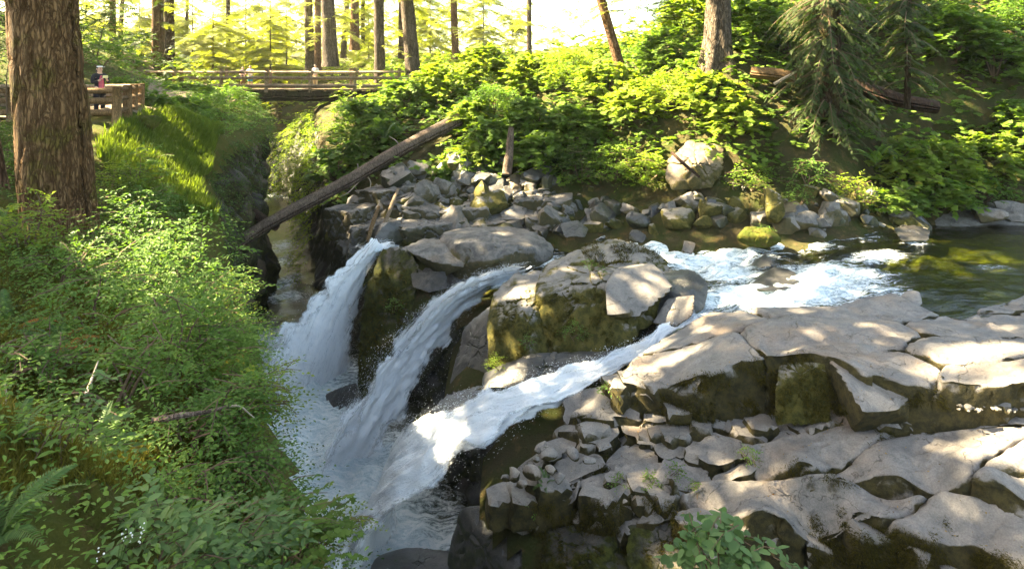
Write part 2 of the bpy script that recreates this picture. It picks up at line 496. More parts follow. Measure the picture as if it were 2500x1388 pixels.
M['flower_w'] = plain_mat('white_petal', (0.75, 0.76, 0.72), 0.6)

def river_mat():
    T = NT('river_water'); P = T.pos()
    W = T.mapping(P, (0.55, 1.25, 1))
    n1 = T.noise(W, 2.2, 5, 0.6, 0.7); n2 = T.noise(W, 9, 4, 0.6, 0.5)
    h = T.math('ADD', n1, T.math('MULTIPLY', n2, 0.35))
    bm = T.bump(h, 0.5, 0.10)
    lw = T.n('ShaderNodeFresnel', IOR=1.33, Normal=bm)
    tr = T.n('ShaderNodeBsdfTransparent', Color=(0.55, 0.60, 0.42))
    gl = T.n('ShaderNodeBsdfGlossy', Color=(1, 1, 1), Roughness=0.06, Normal=bm)
    w = T.n('ShaderNodeMixShader', Fac=T.math('ADD', lw.outputs[0], 0.02))
    T.t.links.new(tr.outputs[0], w.inputs[1]); T.t.links.new(gl.outputs[0], w.inputs[2])
    at = T.n('ShaderNodeAttribute', _attribute_name='foam').outputs['Fac']
    dirn = T.mapping(P, (0.7, 2.2, 1))
    f1 = T.noise(dirn, 3.2, 8, 0.68, 1.1); f2 = T.noise(P, 17, 5, 0.7, 0.4)
    f = T.math('ADD', T.math('MULTIPLY', f1, 0.75), T.math('MULTIPLY', f2, 0.25))
    m = T.ramp(T.math('ADD', at, T.math('MULTIPLY', T.math('SUBTRACT', f, 0.5), 2.8)), 0.42, 1.15)
    fc = T.mix(T.ramp(f, 0.4, 0.62), (0.50, 0.63, 0.68), (0.92, 0.94, 0.95))
    d = principled(T, fc, 0.6, T.bump(T.math('ADD', f1, T.math('MULTIPLY', f2, 0.5)), 0.7, 0.10), 0.4)
    x = T.n('ShaderNodeMixShader', Fac=m)
    T.t.links.new(w.outputs[0], x.inputs[1]); T.t.links.new(d, x.inputs[2])
    return T.done(x.outputs[0])
M['river'] = river_mat()

def fall_mat(name, dens=0.0, su=5.0, sv=1.1, seed=0.0, white=(0.94, 0.96, 0.98)):
    """white water: opaque in thick strands, open between them; UV u across, v along the flow in metres"""
    T = NT(name)
    uv = T.n('ShaderNodeUVMap').outputs[0]
    mp = T.n('ShaderNodeMapping', Vector=uv)
    mp.inputs['Scale'].default_value = (su, sv, 1); mp.inputs['Location'].default_value = (seed, seed * 1.7, 0)
    U = mp.outputs[0]
    n1 = T.noise(U, 1.0, 9, 0.72, 0.9)
    mp2 = T.n('ShaderNodeMapping', Vector=uv); mp2.inputs['Scale'].default_value = (su * 2.6, sv * 5, 1)
    n2 = T.noise(mp2.outputs[0], 1.6, 6, 0.7, 0.6)
    at = T.n('ShaderNodeAttribute', _attribute_name='foam').outputs['Fac']
    n3 = T.noise(T.pos(), 22, 4, 0.7)
    f = T.math('ADD', T.math('ADD', T.math('MULTIPLY', n1, 0.55), T.math('MULTIPLY', n2, 0.25)), T.math('MULTIPLY', n3, 0.20))
    a = T.ramp(T.math('ADD', T.math('ADD', f, dens), T.math('SUBTRACT', at, 1.0)), 0.36, 0.58)
    c = T.mix(T.ramp(f, 0.35, 0.62), tuple(k * q for k, q in zip(white, (0.80, 0.84, 0.88))), white)
    bm = T.bump(f, 0.8, 0.12)
    d = principled(T, c, 0.45, bm, 0.5)
    tl = T.n('ShaderNodeBsdfTranslucent', Color=white, Normal=bm)
    b = T.n('ShaderNodeMixShader', Fac=0.10)
    T.t.links.new(d, b.inputs[1]); T.t.links.new(tl.outputs[0], b.inputs[2])
    tr = T.n('ShaderNodeBsdfTransparent')
    x = T.n('ShaderNodeMixShader', Fac=a)
    T.t.links.new(tr.outputs[0], x.inputs[1]); T.t.links.new(b.outputs[0], x.inputs[2])
    return T.done(x.outputs[0])
M['fallA'] = fall_mat('falling_water', 0.17, 5.0, 0.6)
M['fallB'] = fall_mat('falling_water_front', 0.04, 6.5, 0.7, 3.3)
def drop_mat():
    T = NT('water_drops')
    d = principled(T, (0.82, 0.88, 0.95), 0.3, None, 0.6)
    tl = T.n('ShaderNodeBsdfTranslucent', Color=(0.85, 0.9, 0.96))
    b = T.n('ShaderNodeMixShader', Fac=0.20)
    T.t.links.new(d, b.inputs[1]); T.t.links.new(tl.outputs[0], b.inputs[2])
    return T.done(b.outputs[0])
M['drop'] = drop_mat()
# ================================================================== the land
EL = [(40, 2.2), (12, 2.6), (4, 3.0), (0.3, 3.2), (-1.3, 4.2), (-3.2, 7), (-4.7, 10), (-7.2, 14), (-10.2, 19), (-11.2, 23), (-12.3, 28),
      (-14.2, 33), (-17.2, 38), (-21.0, 45), (-26.5, 51), (-38, 57), (-60, 62), (-110, 66)]
ER = [(60, 8.5), (12, 9.4), (6, 9.9), (2.5, 10.4), (0.3, 11.2), (-0.7, 12.6), (-0.3, 14.2), (-1.6, 15.8), (-1.7, 17.6), (-1.4, 19.6),
      (-3.2, 20.6), (-4.8, 20.9), (-5.4, 22.0), (-6.4, 24), (-7.9, 26.5), (-9.7, 30), (-12, 36), (-15.2, 44), (-19.5, 51), (-26, 58), (-38, 65), (-60, 70), (-110, 74)]
HL = TPS([(0, 0, -1.6), (0.5, 2.4, -2.9), (2.5, 2.8, -3.3), (5, 2.8, -3.3), (-1.2, 4.2, -4.0), (-3, 3, -2.1), (-3.2, 7, -3.9), (-4.8, 10, -4.2), (-7, 14, -4.0), (-8.4, 10.8, -2.9),
          (-5, 5.5, -2.7), (-10, 14.5, -2.7), (-10.2, 18.7, -3.1), (-11.6, 18.2, -1.9), (-12.6, 17.2, -1.52), (-12.5, 20.5, -1.5), (-11.4, 22.8, -2.6),
          (-12.8, 27.8, -2.6), (-16, 30, -1.6), (-15, 33, -2.3), (-17.8, 38, -2.2), (-21.2, 43, -1.8), (-27, 42, -1.4), (-20, 24, -1.3), (-24, 29, 0.6), (-18, 16.5, -1.5),
          (-26, 20, 1.2), (-35, 35, 5), (-20, 8, -0.9), (-12, 6, -1.5), (-8, 3, -1.5), (-31, 46, 1.4), (-45, 60, 5), (-10, -3, -1), (6, -2, -1.6), (8, 1.5, -2.9), (40, 0, -2.9),
          (-28.5, 36, 2.4), (-26, 39, -0.6), (-60, 20, 6), (-36, 54, -1.0), (-24, 46, -1.6), (-11.75, 16.9, -1.62), (-11.9, 18.2, -1.6), (-13.8, 16.2, -1.6), (-12.3, 19.6, -1.6), (-16, 16.8, -1.6), (-58, 58, 2)], -9, 8)
HR = TPS([(2, 11, -9.2), (6, 10.2, -8.8), (9, 10.2, -8.3), (13, 10, -7.8), (5, 13, -7.7), (9, 12.5, -7.2), (13, 12, -6.9), (14, 15, -6.9), (3, 15, -7.8), (0, 14, -8.6), (0, 17, -8.2),
          (-1.5, 19.5, -8.2), (-4.6, 21.5, -7.9), (-4.6, 22.9, -7.6), (-2, 23.2, -7.5), (-5.6, 24.6, -7.3), (-7.5, 27, -7.0), (-9.8, 30, -6.2),
          (8, 17, -7.0), (14, 18.5, -6.8), (20, 20, -6.7), (28, 20, -6.6), (4, 20, -7.3), (1.5, 22, -7.3), (11, 15.2, -6.7),
          (9.9, 21.8, -5.8), (14, 22.2, -5.7), (6, 23.4, -6.1), (1.5, 24.8, -6.5), (18.5, 24, -5.6), (26, 24, -5.2),
          (-5.9, 27.7, -5.4), (0, 27.7, -5.3), (6.1, 25.2, -5.3), (9.9, 23.2, -5.0), (14.6, 23.3, -5.1), (20, 25, -4.7),
          (-3.5, 33, -3.2), (-8.1, 42, -1.5), (1.4, 40, -1.2), (7.7, 31, -0.9), (10, 28, 0.1), (12.9, 25.2, -2.2), (14.1, 27.5, -0.4), (21, 28, 0.4), (28, 31, 4.2),
          (22, 40, 6), (30, 30, 5), (12, 45, 2.5), (3, 55, -0.6), (-10, 55, -0.9), (-15, 60, -1.2), (-5, 47, -1.3), (-12, 41, -2.2), (-15.5, 48, -3.0), (-20, 56, -5.5), (-25, 64, -2.5), (-22, 72, 0.5), (-38, 70, -3), (-40, 80, 1), (-70, 80, 1), (-100, 90, 4), (-17.5, 53, -5),
          (40, 60, 8), (6, 80, -1), (-30, 100, -1), (60, 30, 9), (0, 120, -1)], -9.4, 9)

FLOOR_Z = -11.3

def land_sheet(name, edge, corners, H, mat, xs, ys, hump):
    X, Y = np.meshgrid(xs, ys, indexing='ij')
    x, y = X.ravel(), Y.ravel()
    poly = list(edge) + corners
    sd = poly_sd(x, y, poly)
    z = H(x, y) + hump(x, y)
    # the rim rolls over before the cliff
    z = z - 0.5 * np.clip(0.35 - sd, 0, 1.2) ** 1.3 * 2.0
    keep = sd > -0.35
    fc = grid_faces(len(xs), len(ys))
    fc = fc[keep[fc].all(1)]
    used = np.unique(fc)
    remap = np.full(len(x), -1); remap[used] = np.arange(len(used))
    o = obj(name, mesh(name, np.stack([x, y, z], 1)[used], remap[fc]), mat)
    return tag(o, kind='structure')

def warp_axis(lo, hi, step, c0, c1, far=2.2):
    """fine spacing between c0 and c1, growing outside"""
    a = list(np.arange(c0, c1, step)); s = step; v = c1
    while v < hi: a.append(v); s = min(s * 1.12, far); v += s
    a.append(hi); s = step; v = c0 - step; left = []
    while v > lo: left.append(v); s = min(s * 1.12, far); v -= s
    left.append(lo)
    return np.array(sorted(left) + a)

def hump_left(x, y):
    q = p3(x * 0.9, y * 0.9)
    near = smooth(18, 6, y)
    return 0.22 * fbm(q, 4, 3) * (0.35 + 0.65 * near) + 0.12 * np.abs(fbm(q * 2.6, 3, 9)) * near
def hump_right(x, y):
    return 0.25 * fbm(p3(x * 0.5, y * 0.5), 4, 5) * smooth(20, 26, y)

left_bank = land_sheet('left_bank_terrain', EL, [(-120, 60), (-120, -20), (40, -20)], HL, M['moss'],
                       warp_axis(-110, 38, 0.16, -22, 1.5), warp_axis(-15, 64, 0.16, 1.0, 44), hump_left)
right_bank = land_sheet('right_bank_terrain', ER, [(-112, 160), (120, 160), (120, 8.5)], HR, M['duff'],
                        warp_axis(-108, 110, 0.3, -22, 22), warp_axis(8.6, 155, 0.3, 9, 60), hump_right)
GL = lambda x, y: float((HL(x, y) + hump_left(np.atleast_1d(float(x)), np.atleast_1d(float(y))))[0])
GR = lambda x, y: float((HR(x, y) + hump_right(np.atleast_1d(float(x)), np.atleast_1d(float(y))))[0])

# cliffs of the slot canyon: strips along the rims, stepped and blocky
def cliff(name, edge, H, side, mat, zb, bat, seed, n, nz=34, amp=0.35, top_off=-0.25):
    """edge runs along the rim; the face drops from it and leans out by bat metres at its foot"""
    E = resample(edge, n)
    T = np.gradient(E, axis=0); T /= np.linalg.norm(T, axis=1)[:, None]
    N = np.stack([T[:, 1], -T[:, 0]], 1) * side
    zt = H(E[:, 0], E[:, 1]) + top_off
    t = np.linspace(0, 1, nz)
    Z = zt[:, None] + (zb - zt[:, None]) * t[None]
    off = -0.25 + bat * t[None] ** 1.2 + 0 * Z
    X = E[:, 0:1] + N[:, 0:1] * off; Y = E[:, 1:2] + N[:, 1:2] * off
    q = np.stack([X.ravel(), Y.ravel(), Z.ravel()], 1)
    f1, f2, cid = voronoi(q * np.array([0.9, 0.9, 0.55]), seed)
    d = (cid - 0.5) * 1.2 * amp - 0.25 * smooth(0.12, 0.0, f2 - f1) * amp * 2 + amp * 0.7 * fbm(q * 0.6, 4, seed) + 0.10 * fbm(q * 3, 3, seed + 5)
    d = d * np.repeat(np.ones((len(E), 1)), nz, 1).ravel() * np.tile(smooth(-0.02, 0.15, t), len(E))
    q[:, 0] += np.repeat(N[:, 0], nz) * d; q[:, 1] += np.repeat(N[:, 1], nz) * d
    o = obj(name, mesh(name, q, grid_faces(n, nz)), mat)
    return tag(o, kind='structure')
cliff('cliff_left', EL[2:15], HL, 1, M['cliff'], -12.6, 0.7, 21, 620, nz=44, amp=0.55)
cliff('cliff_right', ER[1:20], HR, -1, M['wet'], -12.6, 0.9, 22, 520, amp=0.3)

# ================================================================== rocks
def hull_planes(pts):
    bm = bmesh.new()
    for p in pts: bm.verts.new([float(v) for v in p])
    bmesh.ops.convex_hull(bm, input=bm.verts)
    bm.normal_update()
    c = np.mean([v.co[:] for v in bm.verts if v.link_faces], 0)
    pl = {}
    for f in bm.faces:
        n = np.array(f.normal[:]); d = (np.array(f.verts[0].co[:]) - c) @ n
        if d < 0: n, d = -n, -d
        k = tuple(np.round(np.append(n, d), 2))
        pl[k] = (n, max(d, 0.02))
    bm.free()
    return c, np.array([a for a, b in pl.values()]), np.array([b for a, b in pl.values()])

_ico = {}
def ico(s):
    if s not in _ico:
        bm = bmesh.new(); bmesh.ops.create_icosphere(bm, subdivisions=s, radius=1.0)
        bm.verts.ensure_lookup_table()
        _ico[s] = (np.array([v.co[:] for v in bm.verts]), np.array([[v.index for v in f.verts] for f in bm.faces]))
        bm.free()
    return _ico[s]

def hull_rock(pts, p=16, sub=5, rough=0.05, seed=0, chip=0.06, scale=1.0):
    """a rock through the given outer points: rounded facets, chips, ledges"""
    c, N, H = hull_planes(pts)
    d, f = ico(sub)
    s = np.clip(d @ N.T / H[None], 0, None)
    r = 1.0 / (np.sum(s ** p, 1) ** (1.0 / p))
    v = c + d * r[:, None]
    sz = np.median(r)
    q = v / max(sz, 0.05) * scale
    f1, f2, cid = voronoi(q * 1.6, seed)
    k = rough * fbm(q * 1.1, 5, seed, 0.55) + chip * (cid - 0.5) - chip * 0.9 * smooth(0.10, 0.0, f2 - f1)
    v = v + d * (k * sz)[:, None]
    return v, f

def rock_obj(name, pts, mat, parent=None, **kw):
    v, f = hull_rock(pts, **kw)
    return obj(name, mesh(name, v, f, sharp=32), mat, parent)

def boulder_pts(c, rx, ry, rz, seed, n=14, rot=0.0, flat=0.0):
    r = np.random.default_rng(seed)
    d = r.normal(size=(n, 3)); d /= np.linalg.norm(d, axis=1)[:, None]
    d *= r.uniform(0.82, 1.12, (n, 1))
    if flat: d[:, 2] = np.where(d[:, 2] > flat, flat, d[:, 2])
    q = d * np.array([rx, ry, rz])
    ca, sa = math.cos(rot), math.sin(rot)
    return np.stack([q[:, 0] * ca - q[:, 1] * sa, q[:, 0] * sa + q[:, 1] * ca, q[:, 2]], 1) + np.array(c)

# --- stones that are copied (angular, from convex hulls with chamfered edges)
def stone_mesh(seed, rounded=False):
    r = np.random.default_rng(seed)
    n = 9 if not rounded else 16
    d = r.normal(size=(n, 3)); d /= np.linalg.norm(d, axis=1)[:, None]
    d *= np.array([1.0, 0.8, 0.62]) * r.uniform(0.8, 1.15, (n, 1))
    if not rounded and seed % 3:
        d = np.array([(a, b, c) for a in (-1, 1) for b in (-1, 1) for c in (-1, 1)], float) * np.array([.8, .62, .48]) * r.uniform(.62, 1.2, (8, 3))
    v, f = hull_rock(d, p=60 if not rounded else 9, sub=3, rough=0.05, seed=seed, chip=0.02)
    return mesh('stone', v, f, True, sharp=28)
STONES = [stone_mesh(100 + k) for k in range(14)]
PEBBLES = [stone_mesh(200 + k, True) for k in range(6)]
for m_ in STONES + PEBBLES: m_.materials.append(M['stone'])

def put_stone(parent, x, y, z, s, rng, pool=STONES, name='stone', mat=None, tilt=0.7):
    o = bpy.data.objects.new(name, pool[rng.integers(len(pool))])
    COL.objects.link(o)
    o.parent = parent
    o.location = Vector((x, y, z)) - parent.location
    o.rotation_euler = (rng.normal() * tilt, rng.normal() * tilt, rng.uniform(0, 6.3))
    o.scale = (s * rng.uniform(0.8, 1.25), s * rng.uniform(0.8, 1.2), s * rng.uniform(0.7, 1.15))
    if mat is not None:
        o.material_slots[0].link = 'OBJECT'; o.material_slots[0].material = mat
    return o

# --- bedrock slabs: cells of a terrace, each a block of its own with cracks between
def clip_half(P, a, n):
    out = []
    for i in range(len(P)):
        p, q = P[i], P[(i + 1) % len(P)]
        dp, dq = (p - a) @ n, (q - a) @ n
        if dp <= 0: out.append(p)
        if (dp < 0) != (dq < 0) and dp != dq: out.append(p + (q - p) * dp / (dp - dq))
    return np.array(out)

def chaikin(P, k=2):
    for _ in range(k):
        Q = np.roll(P, -1, 0)
        P = np.stack([0.9 * P + 0.1 * Q, 0.1 * P + 0.9 * Q], 1).reshape(-1, P.shape[1])
    return P

def slab_mesh(P, top, zb, seed, edge_r=0.09, side_amp=0.07, und=0.05, ds=0.09, dz=0.13, tilt=(0, 0), lift=0.0, flare=0.06, sharp=38):
    c = P.mean(0)
    B = chaikin(P, 1)  # small chamfer of the corners
    per = np.linalg.norm(np.roll(B, -1, 0) - B, axis=1).sum()
    n = int(np.clip(per / ds, 20, 130))
    B = resample(np.vstack([B, B[:1]]), n + 1)[:-1]
    R = np.linalg.norm(B - c, axis=1).mean()
    er = min(edge_r, R * 0.4) / R
    nr = int(np.clip(R / 0.10, 4, 16))
    ts = list(np.linspace(0.08, 1 - er, nr)) + [1 - er * 0.62, 1 - er * 0.3, 1 - er * 0.1]
    drop = [0] * nr + [0.08, 0.28, 0.62]
    rings = []
    for t, d in zip(ts, drop):
        p = c + (B - c) * t
        z = top(p[:, 0], p[:, 1]) + lift + (p - c) @ np.array(tilt) - d * edge_r
        rings.append(np.column_stack([p, z]))
    ez = rings[-1][:, 2] - 0.35 * edge_r
    depth = float(np.mean(ez) - zb)
    ns = int(np.clip(depth / dz, 2, 22))
    for k in range(ns + 1):
        t = k / ns
        p = c + (B - c) * (1 + flare * t)
        rings.append(np.column_stack([p, ez + (zb - ez) * t]))
    V = np.vstack(rings)
    nt = len(ts)
    # relief: worn swells on top, broken steps on the sides
    out = (V[:, :2] - c); out /= np.linalg.norm(out, axis=1)[:, None] + 1e-6
    side = np.repeat(np.array([0.0] * nr + [0.3, 0.6, 0.9] + [1.0] * (ns + 1)), n)
    f1, f2, cid = voronoi(V * np.array([1.7, 1.7, 2.6]), seed)
    sd = side_amp * (2.2 * (cid - 0.5) + fbm(V * 1.9, 4, seed + 3) - 1.2 * smooth(0.12, 0, f2 - f1))
    V[:, :2] += out * (np.clip(sd, -.25, .25) * side)[:, None]
    top_w = 1 - side
    V[:, 2] += top_w * (und * fbm(V * np.array([0.55, 0.8, 0]), 3, 41) + 0.3 * und * fbm(V * 4.0, 3, seed + 9))
    V = np.vstack([V, [[c[0], c[1], float(top(c[0], c[1])[0]) + lift]]])
    fc = []
    m = len(rings)
    i, j = np.meshgrid(np.arange(m - 1), np.arange(n), indexing='ij'); i = i.ravel(); j = j.ravel(); j2 = (j + 1) % n
    fc.append(np.stack([i * n + j, (i + 1) * n + j, (i + 1) * n + j2, i * n + j2], 1))
    k = np.arange(n)
    fc.append(np.stack([np.full(n, len(V) - 1), k, (k + 1) % n], 1))
    return mesh('rock_slab', V, fc, sharp=sharp)

def terrace(parent, pix, zb, cell, seed, lift=0.04, tilt=0.03, mat=None, stretch=(1.35, 1.0), rot=0.25, gap=0.006, **kw):
    """pix: outline as (px, py, z) in the photo; the level between is a smooth surface through those points"""
    Q = np.array([PZ(*p) for p in pix])
    top = TPS(Q, lam=0.05)
    r = np.random.default_rng(seed)
    lo, hi = Q[:, :2].min(0), Q[:, :2].max(0)
    seeds = []
    for _ in range(4000):
        s = r.uniform(lo, hi)
        if poly_sd(s[:1], s[1:], Q[:, :2])[0] < -0.05: continue
        d = np.array(s)
        if all(math.hypot((d[0] - e[0]) / stretch[0], (d[1] - e[1]) / stretch[1]) > cell * 0.8 for e in seeds): seeds.append(d)
    S = np.array(seeds)
    Mt = np.diag([1 / stretch[0] ** 2, 1 / stretch[1] ** 2])
    done = []
    for i, s in enumerate(S):
        P = Q[:, :2].copy()
        for j, e in enumerate(S):
            if j == i: continue
            nrm = Mt @ (e - s)
            P = clip_half(P, (s + e) / 2 - nrm / np.linalg.norm(nrm) * gap, nrm / np.linalg.norm(nrm))
            if len(P) < 3: break
        if len(P) < 3: continue
        a = 0.5 * abs(np.sum(P[:, 0] * np.roll(P[:, 1], -1) - P[:, 1] * np.roll(P[:, 0], -1)))
        if a < 0.03: continue
        me = slab_mesh(P, top, zb, seed * 100 + i, tilt=(r.normal() * tilt, r.normal() * tilt), lift=r.normal() * lift, **kw)
        o = obj('rock_slab', me, mat or M['slab'], parent)
        done.append(o)
    return top

shelf = thing('bedrock_shelf', None, None); shelf['kind'] = 'structure'
TA = [(1500, 918, -6.98), (1540, 870, -6.80), (1650, 805, -6.62), (1720, 764, -6.42), (1850, 757, -6.22), (2000, 766, -6.08), (2100, 738, -6.02), (2190, 722, -5.95), (2250, 748, -5.95),
      (2340, 768, -5.95), (2420, 742, -5.95), (2520, 708, -5.88), (2720, 735, -5.7), (2720, 900, -5.7), (2520, 925, -5.85), (2440, 940, -5.95), (2330, 935, -6.0), (2230, 930, -6.05),
      (2100, 905, -6.02), (2000, 862, -5.95), (1900, 862, -6.08), (1800, 880, -6.25), (1700, 920, -6.6), (1600, 938, -6.92)]
terrace(shelf, TA, -8.6, 1.7, 11, lift=0.02, tilt=0.02, und=0.10, edge_r=0.11, stretch=(2.0, 0.8), gap=0.004, sharp=None)
rock_obj('sloping_block', [PY(1985, 838, 12.5), PY(2110, 835, 12.6), PY(2215, 855, 12.5), PY(2235, 930, 11.6), PY(2200, 1003, 10.9), PY(2110, 1012, 10.85), PY(2060, 930, 11.4), PY(2020, 870, 12.0), PY(2080, 1060, 11.3), PY(2230, 1050, 11.4), PY(2120, 900, 13.2)], M['slab'], shelf, seed=311, p=30, chip=.03, rough=.035, sub=5)
rock_obj('sloping_block', [PY(1900, 850, 12.6), PY(1990, 842, 12.5), PY(2020, 880, 12.0), PY(2010, 960, 11.8), PY(1890, 960, 11.9), PY(1890, 1040, 11.8), PY(2030, 1040, 11.6), PY(1950, 900, 13)], M['boulder'], shelf, seed=312, p=24, chip=.07, rough=.06, sub=5)
TA2 = [(1385, 965, -7.68), (1500, 925, -7.35), (1600, 945, -7.3), (1700, 935, -7.15), (1840, 900, -6.85), (1960, 900, -6.75), (2060, 960, -6.9), (2075, 1030, -7.2), (1980, 1035, -7.3),
       (1850, 1030, -7.45), (1720, 1030, -7.6), (1600, 1040, -7.75), (1480, 1030, -7.85), (1390, 1040, -8.05)]
terrace(shelf, TA2, -9.2, 0.85, 12, lift=0.10, tilt=0.10, side_amp=0.1, edge_r=0.03)
TB = [(1405, 1055, -8.12), (1500, 1040, -7.95), (1650, 1050, -7.82), (1800, 1050, -7.62), (1950, 1040, -7.4), (2060, 1035, -7.25), (2080, 1060, -7.3), (1960, 1100, -7.5), (1850, 1120, -7.65), (1800, 1160, -7.8),
      (1700, 1195, -8.0), (1560, 1185, -8.15), (1420, 1180, -8.3), (1300, 1180, -8.45), (1235, 1185, -8.6), (1240, 1140, -8.45), (1310, 1100, -8.3)]
terrace(shelf, TB, -9.8, 0.72, 13, lift=0.09, tilt=0.07, side_amp=0.09, edge_r=0.03)
TC = [(2040, 1035, -7.2), (2140, 1020, -7.0), (2240, 985, -6.75), (2350, 985, -6.62), (2500, 965, -6.42), (2720, 960, -6.2), (2720, 1215, -6.75), (2500, 1220, -7.0), (2400, 1210, -7.15), (2300, 1195, -7.25), (2180, 1175, -7.4),
      (2060, 1165, -7.5), (1960, 1165, -7.6), (1850, 1150, -7.7), (1810, 1110, -7.62), (1900, 1060, -7.4)]
terrace(shelf, TC, -9.5, 1.5, 14, lift=0.03, tilt=0.04, und=0.11, edge_r=0.12, stretch=(2.5, 0.75), gap=0.004, sharp=None)
TD = [(1650, 1215, -8.12), (1720, 1190, -7.98), (1850, 1165, -7.8), (2000, 1185, -7.7), (2150, 1195, -7.55), (2300, 1215, -7.42), (2500, 1235, -7.2), (2720, 1230, -6.95), (2720, 1480, -7.4), (2500, 1400, -7.55),
      (2380, 1335, -7.7), (2250, 1320, -7.8), (2120, 1270, -7.85), (2000, 1260, -7.95), (1930, 1300, -8.1), (1800, 1310, -8.2), (1700, 1260, -8.25)]
terrace(shelf, TD, -12.2, 1.7, 15, lift=0.03, tilt=0.04, und=0.12, edge_r=0.14, stretch=(2.3, 0.8), gap=0.004, sharp=None)
TE = [(1215, 1200, -8.75), (1300, 1195, -8.62), (1450, 1195, -8.45), (1560, 1195, -8.3), (1650, 1210, -8.2), (1690, 1270, -8.4), (1600, 1300, -8.6), (1500, 1275, -8.65), (1380, 1245, -8.75), (1250, 1240, -8.95)]
terrace(shelf, TE, -12.2, 0.62, 16, lift=0.12, tilt=0.12, side_amp=0.10, edge_r=0.03)
# lower face below the shelf, towards the chasm
for k, (pts, nm) in enumerate([
        ([PY(1120, 1240, 12.6), PY(1260, 1230, 12.2), PY(1330, 1300, 11.6), PY(1300, 1430, 11.4), PY(1080, 1430, 12.4), PY(1100, 1300, 12.9), PY(1250, 1400, 11.2), PY(1180, 1230, 13.4)], 'rock_block'),
        ([PY(1290, 1260, 11.9), PY(1520, 1270, 11.2), PY(1560, 1440, 10.5), PY(1300, 1440, 10.9), PY(1400, 1250, 12), PY(1420, 1350, 10.7)], 'rock_block'),
        ([PY(1530, 1280, 10.9), PY(1700, 1270, 10.6), PY(1730, 1440, 9.9), PY(1530, 1450, 10.2), PY(1600, 1260, 11.4)], 'rock_block'),
        ([PY(900, 1360, 13.2), PY(980, 1335, 13.4), PY(1130, 1345, 13.0), PY(1200, 1440, 12), PY(900, 1450, 12.4), PY(1050, 1340, 14)], 'rock_block')]):
    rock_obj(nm, pts, M['wet'] if k in (0, 3) else M['greencliff'], shelf, seed=300 + k, p=14, rough=0.07, chip=0.09)

# broken blocks along the terrace fronts
br_ = np.random.default_rng(330)
for fr, nb_, drop in (([(1500, 930, -7.2), (1600, 950, -7.2), (1700, 940, -7.0), (1800, 905, -6.7), (1900, 880, -6.6), (2000, 880, -6.5), (2070, 960, -6.8), (2120, 1025, -7.1), (2220, 1010, -6.9), (2320, 980, -6.6), (2450, 965, -6.35)], 34, .25),
                      ([(1390, 1050, -8.1), (1500, 1050, -7.95), (1620, 1055, -7.85), (1750, 1050, -7.7), (1900, 1050, -7.5), (2050, 1045, -7.3)], 20, .2),
                      ([(1240, 1195, -8.7), (1350, 1200, -8.6), (1500, 1205, -8.4), (1640, 1215, -8.25)], 22, .2),
                      ([(1660, 1240, -8.3), (1750, 1310, -8.45), (1900, 1320, -8.35), (2010, 1280, -8.2), (2150, 1300, -8.1), (2300, 1350, -8.0), (2480, 1420, -7.9)], 16, .5)):
    L = resample([PZ(*p) for p in fr], 200)
    for k in range(nb_):
        c = L[br_.integers(200)] + np.array([br_.normal() * .12, br_.normal() * .14, -abs(br_.normal()) * drop])
        w = br_.uniform(.16, .42, 3) * np.array([1.25, .9, .8])
        a = br_.normal() * .5
        q = np.array([(i, j, l) for i in (-1, 1) for j in (-1, 1) for l in (-1, 1)], float) * w * br_.uniform(.75, 1.15, (8, 3))
        q = np.stack([q[:, 0] * math.cos(a) - q[:, 1] * math.sin(a), q[:, 0] * math.sin(a) + q[:, 1] * math.cos(a), q[:, 2] + q[:, 0] * br_.normal() * .15], 1) + c
        rock_obj('rock_block', q, M['slab'], shelf, seed=3300 + k, p=40, sub=3, rough=.05, chip=.03)
# ================================================================== named rocks between the chutes
B = thing('central_boulder', 'huge mossy boulder between the middle and nearest chutes, grey slab on its side', 'boulder', PY(1450, 900, 16.5))
rock_obj('crag', [PY(1330, 640, 18.6), PY(1400, 605, 19.2), PY(1490, 575, 19.4), PY(1560, 592, 19.0), PY(1640, 640, 18.2), PY(1660, 690, 17.0), PY(1625, 770, 15.9), PY(1530, 860, 15.0), PY(1400, 890, 15.0),
                  PY(1320, 880, 15.4), PY(1300, 720, 16.6), PY(1500, 650, 17.0), PY(1640, 720, 16.2), PY(1480, 700, 16.0), PY(1560, 630, 20.5), PY(1330, 700, 19.8)], M['boulder'], B, seed=401, p=20, chip=0.09, rough=0.06, sub=6)
rock_obj('shoulder', [PY(1200, 715, 17.8), PY(1250, 662, 18.6), PY(1330, 650, 18.7), PY(1360, 700, 17.4), PY(1350, 880, 15.3), PY(1300, 925, 14.9), PY(1190, 930, 15.3), PY(1185, 800, 16.4), PY(1270, 760, 16.0)], M['boulder'], B, seed=402, p=16, chip=0.08)
rock_obj('foot_ledge', [PY(1180, 900, 15.6), PY(1300, 860, 15.2), PY(1480, 850, 15.2), PY(1560, 860, 14.9), PY(1450, 900, 14.5), PY(1300, 935, 14.4), PY(1170, 950, 14.7), PY(1180, 1010, 14.9), PY(1400, 960, 14.8)], M['wet'], B, seed=403, p=14, chip=0.1)
rock_obj('right_knob', [PY(1620, 660, 17.5), PY(1690, 650, 17.4), PY(1738, 690, 16.9), PY(1720, 760, 15.9), PY(1660, 800, 15.5), PY(1600, 790, 15.6), PY(1610, 700, 16.4), PY(1680, 720, 15.9)], M['wet'], B, seed=404, p=11, chip=0.05)
rock_obj('tan_block', [PY(1630, 725, 16.0), PY(1700, 715, 15.7), PY(1695, 770, 15.2), PY(1650, 800, 15.2), PY(1590, 790, 15.5), PY(1620, 790, 16.2)], M['slab'], B, seed=405, p=12, chip=0.05)
